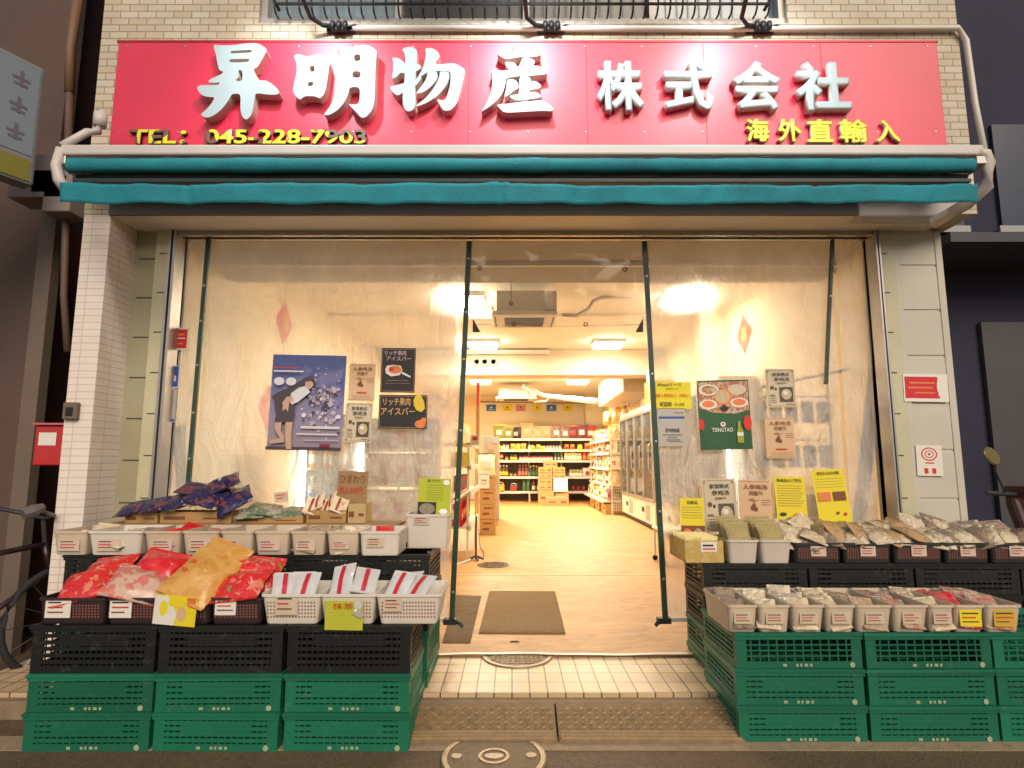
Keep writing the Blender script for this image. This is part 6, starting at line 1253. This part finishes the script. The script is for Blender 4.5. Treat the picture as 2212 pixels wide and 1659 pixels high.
# ---- right side: glass door freezers
FX = 2.32
def freezer(y0, y1, label, nd):
    t = thing('display_freezer', label, 'display freezer', (FX, y0, 0), 0, 'white glass door freezers'); L = y1 - y0; wf = M('freezer_white', (.68, .63, .53), .4, var=.04)
    zb, zt_ = .46, 2.02; Wd = XR - FX - .02
    b = MB(); b.box(0, Wd, 0, L, .09, zb, wf); b.box(0, Wd, 0, L, zt_, 2.10, wf); b.box(.08, Wd, 0, .03, zb, zt_, wf); b.box(.08, Wd, L - .03, L, zb, zt_, wf); b.box(Wd - .03, Wd, .03, L - .03, zb, zt_, wf); b.build('cabinet', t, bevel=.004)
    b = MB(); b.box(.03, Wd, .02, L - .02, .03, .089, dark); b.build('base', t)
    for k in range(nd):
        a = L * k / nd; c2 = L * (k + 1) / nd; f_ = MB(); f_.box(-.02, .04, a + .01, a + .05, zb + .01, zt_ - .01, alum); f_.box(-.02, .04, c2 - .05, c2 - .01, zb + .01, zt_ - .01, alum); f_.box(-.02, .04, a + .05, c2 - .05, zb + .01, zb + .05, alum); f_.box(-.02, .04, a + .05, c2 - .05, zt_ - .05, zt_ - .01, alum); d_ = f_.build('door', t)
        p_ = MB(); p_.box(.0, .012, a + .05, c2 - .05, zb + .05, zt_ - .05, filmmat('freezer_glass', (.8, .85, .85), .12, .04)); p_.build('pane', d_)
        h_ = MB(); h_.tube([(-.02, a + .08, 1.45), (-.06, a + .08, 1.4), (-.06, a + .08, 1.0), (-.02, a + .08, .95)], .012, alum, 6); h_.build('handle', d_)
        tl_ = MB(); tl_.box(.07, .10, a + .0, a + .035, zb + .05, zt_ - .08, EM('freezer_tube', (.88, 1, .93), 5)); tl_.build('tube', t)
    for k in range(4):
        z = zb + .08 + k * .38; b = MB(); b.box(.12, Wd - .05, .05, L - .05, z, z + .012, metal); b.build('shelf', t)
    b = MB()
    for k in range(2): yy = L * (k + .25) / 2; b.box(-.006, -.001, yy, yy + .3, .14, .40, M('freezer_vent', (.36, .33, .26), .6)); b.box(-.008, -.001, yy + .42, yy + .6, .26, .34, dark)
    b.build('vent', t)
    l = bpy.data.lights.new('area', 'AREA'); l.shape = 'RECTANGLE'; l.size = L * .9; l.size_y = .3; l.energy = 16; l.color = (.86, 1, .93)
    lo = bpy.data.objects.new('lamp_light', l); COL.objects.link(lo); lo.parent = t; lo.location = (.25, L / 2, 1.95); lo.rotation_euler = (0, 0, R(90))
    cm = [(bagwhite, cg_, cw_), (bagcream, cr_, cs_), (cs_, pm['b'], cw_)]
    for k in range(4):
        for i in range(int(L / .30)):
            goods('pack', 'fz%d' % (k % 3), cm[k % 3], (FX + .34, y0 + .2 + i * .30, zb + .095 + k * .38), ['white frozen food pack behind freezer glass', 'cream frozen pack behind freezer glass', 'silver and blue pack behind freezer glass'][k % 3] + (', near freezer' if y0 < 9 else ', far freezer') + f', shelf {["bottom", "second", "third", "top"][k]}', f'frozen packs {k} {int(y0)}', R(90), .95)
    return t
freezer(9.72, 12.6, 'four door white freezer seen beyond the right doorway post', 4)
freezer(6.55, 9.4, 'four door white freezer glowing behind the right curtain', 4)
for (y, z0, s1, s2, mt, lb) in ((9.9, 2.10, .5, .42, carton, 'brown carton on top of the freezer by the post'), (10.5, 2.10, .3, .16, kraft, 'low brown box behind the tall carton on the freezer'), (10.0, 2.52, .3, .2, paperw, 'white box topmost on the freezer')):
    t = thing('carton', lb, 'carton', (FX + .3, y, z0), .1); b = MB(); b.box(-.22, .22, 0, s1, 0, s2 - .003, mt); b.build('box', t, bevel=.006); b = MB(); b.box(-.221, .221, s1 * .45, s1 * .55, s2 * .7, s2, M('tape', (1, 1, 1))); b.build('tape', t)
for i in range(7):
    mt = ('y', 'b', 'p', 'y', 'y', 'b', 'p')[i]; t = thing('price_pennant', ['first yellow', 'first blue', 'first pink', 'second yellow', 'third yellow', 'second blue', 'second pink'][i] + ' paper hung along the wall above the freezers, counted from the back', 'paper notice', (FX + .25, 15.4 - i * .42, 2.32), R(-90), 'papers over the right rack'); b = MB(); b.box(-.1, .1, 0, .003, 0, .22, pm[mt]); b.build('sheet', t); b = MB(); b.rect(-.06, .06, .08, .12, -.001, inkw); b.build('printing', t)
# cart leg under the near freezer
t = thing('wheeled_cart', 'small white wheeled cart whose leg shows beside the right doorway post', 'cart', (1.75, 6.6, 0)); b = MB(); b.box(-.1, .42, 0, .5, .36, .39, metal); b.build('top', t, bevel=.005)
for x in (-.08, .38):
    for y in (.03, .46): b = MB(); b.tube([(x, y, .05), (x, y, .36)], .012, steelw, 6); b.lathe([(.03, -.01), (.03, .01)], rubber, 10, Matrix.Translation((x, y, .03)) @ Matrix.Rotation(R(90), 4, 'X')); b.build('leg', t)
# ---- right racks with colourful goods, and the wire mesh stand
wire = M('wire_cream', (.66, .58, .44), .4)
t = thing('mesh_stand', 'tall white wire mesh stand at the end of the colourful rack', 'mesh stand', (2.14, 12.75, 0)); b = MB()
for i in range(8): x = .30 * i / 7; b.tube([(x, 0, .08), (x, 0, 1.78)], .006, wire, 4)
for j in range(26): z = .1 + j * .066; b.tube([(0, 0, z), (.30, 0, z)], .005, wire, 4)
b.build('mesh', t); b = MB()
for x in (0, .30): b.tube([(x, 0, 0), (x, 0, 1.82)], .016, wire, 6)
b.build('upright', t)
t = thing('display_rack', 'colourful goods rack along the right wall between freezer and back wall', 'display rack', (2.16, 12.9, 0))
zz = [.28, .62, .98, 1.32, 1.62]
for z in zz: b = MB(); b.box(-.05 if z > .3 else -.2, .58, 0, 3.3, z - .025, z, metal); b.box((-.06 if z > .3 else -.21), (-.05 if z > .3 else -.2), 0, 3.3, z - .04, z + .015, metal); b.build('shelf', t)
b = MB()
for yy in (0, 1.1, 2.2, 3.28): b.box(-.02, .01, yy, yy + .02, 0, 1.7, metal)
b.build('upright', t); b = MB(); b.box(.585, .6, 0, 3.3, 0, 1.9, backp); b.build('back_panel', t)
mixp = [('m1', (bagred, cw_, cr_), 'red'), ('m2', (bagcream, cr_, ct_), 'cream'), ('m3', (baggreen, cw_, cg_), 'green and white'), ('m4', (bagor, cw_, cy_), 'orange'), ('m5', (bagbrown, cw_, ct_), 'brown'), ('m6', (cp_, cw_, cs_), 'plum')]
for j, z in enumerate(zz):
    for i in range(13):
        ky, mm, nm_ = mixp[RN.randrange(6)]; lv = ['bottom', 'second', 'middle', 'fourth', 'top'][j]
        for r_ in range(1):
            goods('pack', ky, mm, (2.16 + (.10 if j else -.05), 12.98 + i * .25, z + .001), f'{nm_} packet on the {lv} shelf of the right wall rack', f'{nm_} packets on the {lv} shelf, right wall rack', R(-62 + RN.uniform(-20, 20)), RN.uniform(.85, 1.15))
for i in range(7):
    ky, mm, nm_ = mixp[(1, 3, 4, 1, 3, 4, 1)[i]]; goods('pack', ky, mm, (2.3 + RN.uniform(-.1, .2), 12.9 + i * .18, 1.85 + RN.uniform(0, .22)), nm_ + ' packet heaped on top of the right wall rack', nm_ + ' heaped packets', RN.uniform(-1, 1), 1.1)
for i in range(3):
    t = thing('carton', ['low carton under the colourful rack, nearest the mesh stand', 'low carton under the middle of the colourful rack', 'low carton under the far end of the colourful rack'][i], 'carton', (2.02, 12.95 + i * .95, 0), 0, 'cartons under the right rack'); b = MB(); b.box(0, .4, 0, .6, .002, .22, carton); b.build('box', t, bevel=.005); b = MB(); b.box(-.001, .0, .1, .4, .08, .14, inkb); b.build('printing', t)
# ---- things behind the left vinyl: low shelf of yellow goods and a lit cooler
t = thing('drinks_cooler', 'upright lit drinks cooler glowing behind the left vinyl curtain', 'cooler', (-1.75, 5.7, 0)); b = MB(); b.box(-.35, .35, .04, .6, .05, .3, metal); b.box(-.35, .35, .04, .6, 1.45, 1.6, metal); b.box(-.35, -.31, .04, .6, .3, 1.45, metal); b.box(.31, .35, .04, .6, .3, 1.45, metal); b.box(-.31, .31, .56, .6, .3, 1.45, metal); b.build('cabinet', t, bevel=.006)
b = MB(); b.box(-.30, -.26, .06, .09, .32, 1.43, EM('freezer_tube', (1, 1, 1), 5)); b.box(.26, .30, .06, .09, .32, 1.43, EM('freezer_tube', (1, 1, 1), 5)); b.build('tube', t)
for k in range(3): b = MB(); b.box(-.31, .31, .1, .55, .3 + k * .38, .315 + k * .38, metal); b.build('shelf', t)
for k in range(3):
    for i in range(4): goods('bottle', 'ck%d' % k, [(cg_, cw_, cg_), (cs_, pm['b'], cw_), (co_, cw_, co_)][k], (-1.98 + i * .15, 5.9, .316 + k * .38), ['green bottle on the cooler bottom shelf', 'silver blue bottle on the cooler middle shelf', 'orange bottle on the cooler top shelf'][k], f'cooler bottles {k}', 0, 1.15)
t = thing('display_rack', 'blurred rack of orange and yellow goods behind the left curtain edge', 'display rack', (-1.0, 5.2, 0))
for z in (.3, .62, .94, 1.25): b = MB(); b.box(-.3, .32, 0, .5, z - .02, z, metal); b.build('shelf', t)
b = MB()
for x in (-.3, .3):
    for y in (0, .48): b.box(x, x + .02, y, y + .02, 0, 1.5, metal)
b.build('upright', t)
for j, z in enumerate((.3, .62, .94, 1.25)):
    for i in range(3): ky, mm, nm_ = mixp[(3, 1, 3, 4)[j] if i != 1 else 1]; goods('pack', ky, mm, (-1.2 + i * .22, 5.3, z + .001), nm_ + f' packet on the {["lowest", "second", "third", "top"][j]} shelf of the blurred left rack', f'{nm_} packets {j} blurred rack', RN.uniform(-.3, .3), 1.0)
# ---- phone case rack behind the right vinyl
t = thing('hook_rack', 'white hook rack of grey phone cases blurred behind the right vinyl', 'hook rack', (2.05, 4.35, 0)); b = MB()
for z in (.95, 1.3, 1.62): b.tube([(-.30, 0, z), (.30, 0, z)], .008, steelw, 6)
for x in (-.30, .30): b.tube([(x, 0, 0), (x, 0, 1.72)], .012, steelw, 6)
b.tube([(-.34, -.1, 1.66), (.30, -.3, 1.78)], .012, steelw, 6); b.build('frame', t)
gc = M('case_grey', (.10, .095, .085), .5); 
for j, z in enumerate((.95, 1.3, 1.62)):
    for i in range(5):
        q = thing('phone_case', ['grey phone case on the lowest hook row', 'grey phone case on the middle hook row', 'grey phone case on the top hook row'][j] + ' of the rack behind vinyl', 'phone case', (1.82 + i * .115, 4.31, z), 0, f'phone cases on hook row {j + 1}'); b = MB(); b.box(-.045, .045, -.012, 0, -.20, -.04, gc if (i + j) % 3 else cs_); b.build('case', q, bevel=.008); b = MB(); b.tube([(0, -.006, -.05), (0, 0, .005)], .003, steelw, 4); b.build('hook', q)
# small round eyelets / cables on the near ceiling
b = MB(); pts = [(-.3, 5.6, ZC - .006), (.3, 5.7, ZC - .01), (.55, 6.0, ZC - .006), (1.2, 6.4, ZC - .006), (2.0, 6.5, ZC - .006)]; b.tube(pts, .006, hose, 5); tag(b.build('ceiling_cable'), 'thin cable clipped along the near ceiling', 'cable')

# =================================================================== NEIGHBOURS
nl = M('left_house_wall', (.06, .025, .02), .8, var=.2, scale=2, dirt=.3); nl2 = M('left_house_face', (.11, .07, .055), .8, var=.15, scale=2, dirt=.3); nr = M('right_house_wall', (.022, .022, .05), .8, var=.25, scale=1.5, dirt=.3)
t = thing('neighbour_house', 'dim brown house beyond the narrow gap on the left', 'house', (-3.6, 4.2, SZ))
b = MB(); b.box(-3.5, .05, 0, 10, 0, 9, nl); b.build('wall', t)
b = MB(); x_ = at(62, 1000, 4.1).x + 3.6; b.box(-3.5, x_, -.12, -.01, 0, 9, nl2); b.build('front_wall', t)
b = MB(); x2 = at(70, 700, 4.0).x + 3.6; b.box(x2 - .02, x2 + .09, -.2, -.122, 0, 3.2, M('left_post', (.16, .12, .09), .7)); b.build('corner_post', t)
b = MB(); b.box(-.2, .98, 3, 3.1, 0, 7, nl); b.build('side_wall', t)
q = at(20, 280, 3.6)
t = thing('side_signboard', 'grey white projecting signboard with a yellow stripe at the left edge', 'signboard', (at(30, 240, 3.3).x, 3.3, at(30, 240, 3.3).z), R(62))
sgf = EM('signboard_face', (.16, .19, .21), .10); b = MB(); b.box(-1.1, .14, 0, .12, -.42, .36, M('signboard_case', (.22, .22, .22), .5)); b.build('case', t, bevel=.02)
b = MB(); b.rect(-1.06, .11, -.24, .33, -.004, sgf); b.rect(-1.06, .11, -.40, -.27, -.004, M('signboard_yellow', (.22, .20, .03), .5)); b.build('face', t)
b = MB(); rr_ = random.Random(2)
for i in range(9): cx_ = .02 - (i % 3) * .16; cz_ = .22 - (i // 3) * .17; b.rect(cx_ - .05, cx_ + .04, cz_ - .01, cz_ + .006, -.008, M('sign_smudge', (.14, .12, .16), .6)); b.rect(cx_ - .012, cx_ + .006, cz_ - .05, cz_ + .05, -.009, M('sign_smudge', (0, 0, 0))); b.rect(cx_ - .04, cx_ + .03, cz_ - .045, cz_ - .03, -.0085, M('sign_smudge', (0, 0, 0)))
b.build('characters', t)
b = MB(); q = at(158, 150, 3.72); b.tube([tuple(at(170, -10, 3.7)), tuple(at(152, 105, 3.7)), tuple(at(150, 200, 3.7))], .03, M('drain_brown', (.20, .11, .06), .6), 8); b.tube([tuple(at(150, 200, 3.7)), tuple(at(138, 640, 3.9)), tuple(at(146, 760, 3.9))], .022, M('drain_dark', (.14, .085, .06), .6), 8)
tag(b.build('drain_pipe', smooth=True), 'brown drain pipe in the gap between the houses on the left', 'drain pipe')
b = MB(); q = at(60, 400, 3.75); 
for i in range(6): b.box(q.x + rr_.uniform(-.1, .16), q.x + rr_.uniform(.2, .34), 3.7, 3.9, q.z + rr_.uniform(-.22, .02), q.z + rr_.uniform(.04, .2), M('clutter_grey', (.26, .22, .2), .7))
tag(b.build('meter_boxes', bevel=.01), 'cluster of grey meter boxes and brackets below the left signboard', 'meter boxes')
t = thing('mail_box', 'red wall letter box with a white label beside the left pillar', 'letter box', tuple(at(104, 962, 3.7)), R(4)); b = MB(); b.box(-.085, .085, 0, .12, -.125, .125, M('mail_red', (.48, .01, .02), .4, coat=.3)); b.build('box', t, bevel=.008)
b = MB(); b.box(-.095, .095, -.02, .125, .126, .14, M('mail_lid', (.5, .14, .14), .4)); b.build('lid', t, bevel=.003); b = MB(); b.rect(-.06, .045, .0, .08, -.002, paperw); b.build('label_plate', t)
# bicycle in the gap
t = thing('bicycle', 'dark bicycle parked in the gap left of the tiled pillar', 'bicycle', (-2.93, 3.25, SZ), R(62)); bm_ = M('bike_paint', (.03, .012, .014), .35, coat=.3); ch = M('bike_chrome', (.12, .12, .12), .35, .8)
for cx, nm_ in ((-.5, 'rear'), (.5, 'front')):
    b = MB(); b.tube([(cx + .31 * math.cos(a), 0, .33 + .31 * math.sin(a)) for a in [i * math.pi / 14 for i in range(28)]], .02, rubber, 8, True); wh = b.build('wheel', t, smooth=True)
    b = MB()
    for a in range(14): b.tube([(cx, 0, .33), (cx + .29 * math.cos(a * .449), 0, .33 + .29 * math.sin(a * .449))], .0025, ch, 4)
    b.tube([(cx, -.05, .33), (cx, .05, .33)], .02, ch, 8); b.build('spokes', wh)
b = MB(); BB = (-.05, 0, .30); ST = (-.2, 0, .72); HT = (.36, 0, .78); HB = (.40, 0, .62)
for p, q2 in ((BB, ST), (ST, HT), (BB, HB), (HB, HT), (BB, (-.5, 0, .33)), (ST, (-.5, 0, .33))): b.tube([p, q2], .016, bm_, 8)
b.build('frame', t, smooth=True); b = MB(); b.tube([HB, (.5, 0, .33)], .014, bm_, 8); b.tube([HT, (.34, 0, .92)], .013, ch, 8); b.build('fork', t)
b = MB(); b.tube([(.18, -.28, 1.0), (.30, -.2, .96), (.35, 0, .93), (.30, .2, .96), (.18, .28, 1.0)], .012, ch, 8); b.build('handlebar', t, smooth=True)
b = MB(); b.lathe([(.03, -.05), (.035, 0), (.02, .05)], M('grip_grey', (.14, .12, .11), .6), 8, Matrix.Translation((.16, -.29, 1.0)) @ Matrix.Rotation(R(70), 4, 'Y')); b.build('grip', t)
b = MB(); b.tube([ST, (-.23, 0, .82)], .013, ch, 8); b.box(-.36, -.12, -.07, .07, .82, .87, dark); b.build('saddle', t, bevel=.02)
b = MB(); b.box(.52, .8, -.15, .15, .72, .92, M('basket_steel', (.16, .17, .17), .5, .5)); b.build('basket', t)
# right neighbour
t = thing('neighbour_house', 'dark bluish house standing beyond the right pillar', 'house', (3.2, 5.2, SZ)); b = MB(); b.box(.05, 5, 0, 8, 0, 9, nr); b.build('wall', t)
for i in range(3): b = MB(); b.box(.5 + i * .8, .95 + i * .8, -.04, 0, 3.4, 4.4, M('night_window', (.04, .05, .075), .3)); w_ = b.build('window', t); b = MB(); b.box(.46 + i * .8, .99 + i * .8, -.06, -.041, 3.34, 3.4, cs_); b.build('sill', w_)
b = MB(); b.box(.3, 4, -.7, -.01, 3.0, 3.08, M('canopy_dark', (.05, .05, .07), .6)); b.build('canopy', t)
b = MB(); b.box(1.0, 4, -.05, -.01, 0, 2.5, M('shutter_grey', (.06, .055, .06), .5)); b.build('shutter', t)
# scooter partly behind the right display
t = thing('scooter', 'dark red scooter with a round amber mirror behind the right display', 'scooter', (3.35, 4.25, SZ), R(-70)); sp_ = M('scooter_paint', (.05, .012, .01), .4, coat=.2)
for cx in (-.6, .6): b = MB(); b.tube([(cx + .19 * math.cos(a), 0, .24 + .19 * math.sin(a)) for a in [i * math.pi / 10 for i in range(20)]], .05, rubber, 8, True); b.lathe([(.12, -.03), (.12, .03)], alum, 16, Matrix.Translation((cx, 0, .24)) @ Matrix.Rotation(R(90), 4, 'X')); b.build('wheel', t, smooth=True)
b = MB(); b.box(-.75, -.05, -.14, .14, .42, .70, sp_); b.build('body', t, bevel=.06); b = MB(); b.box(-.1, .42, -.14, .14, .26, .34, dark); b.build('footboard', t, bevel=.02)
b = MB(); tf = Matrix.Translation((.45, 0, .3)) @ Matrix.Rotation(R(-14), 4, 'Y'); b.box(-.04, .04, -.19, .19, 0, .75, sp_, tf); b.build('leg_shield', t, bevel=.03); b = MB(); b.box(-.7, -.1, -.13, .13, .71, .80, dark); b.build('seat', t, bevel=.035)
b = MB(); b.tube([(.22, -.32, 1.06), (.28, 0, 1.04), (.22, .32, 1.06)], .015, ch, 8); b.box(.2, .36, -.1, .1, .98, 1.1, sp_); b.build('handlebar', t)
for s_ in (-1, 1): b = MB(); b.tube([(.26, s_ * .2, 1.06), (.24, s_ * .26, 1.24)], .006, dark, 6); b.build('mirror_stem', t); b = MB(); b.lathe([(.06, -.008), (.065, 0), (.06, .008)], M('amber_lens', (.16, .12, .04), .3), 18, Matrix.Translation((.24, s_ * .26, 1.30)) @ Matrix.Rotation(R(70), 4, 'Y')); b.build('mirror', t)
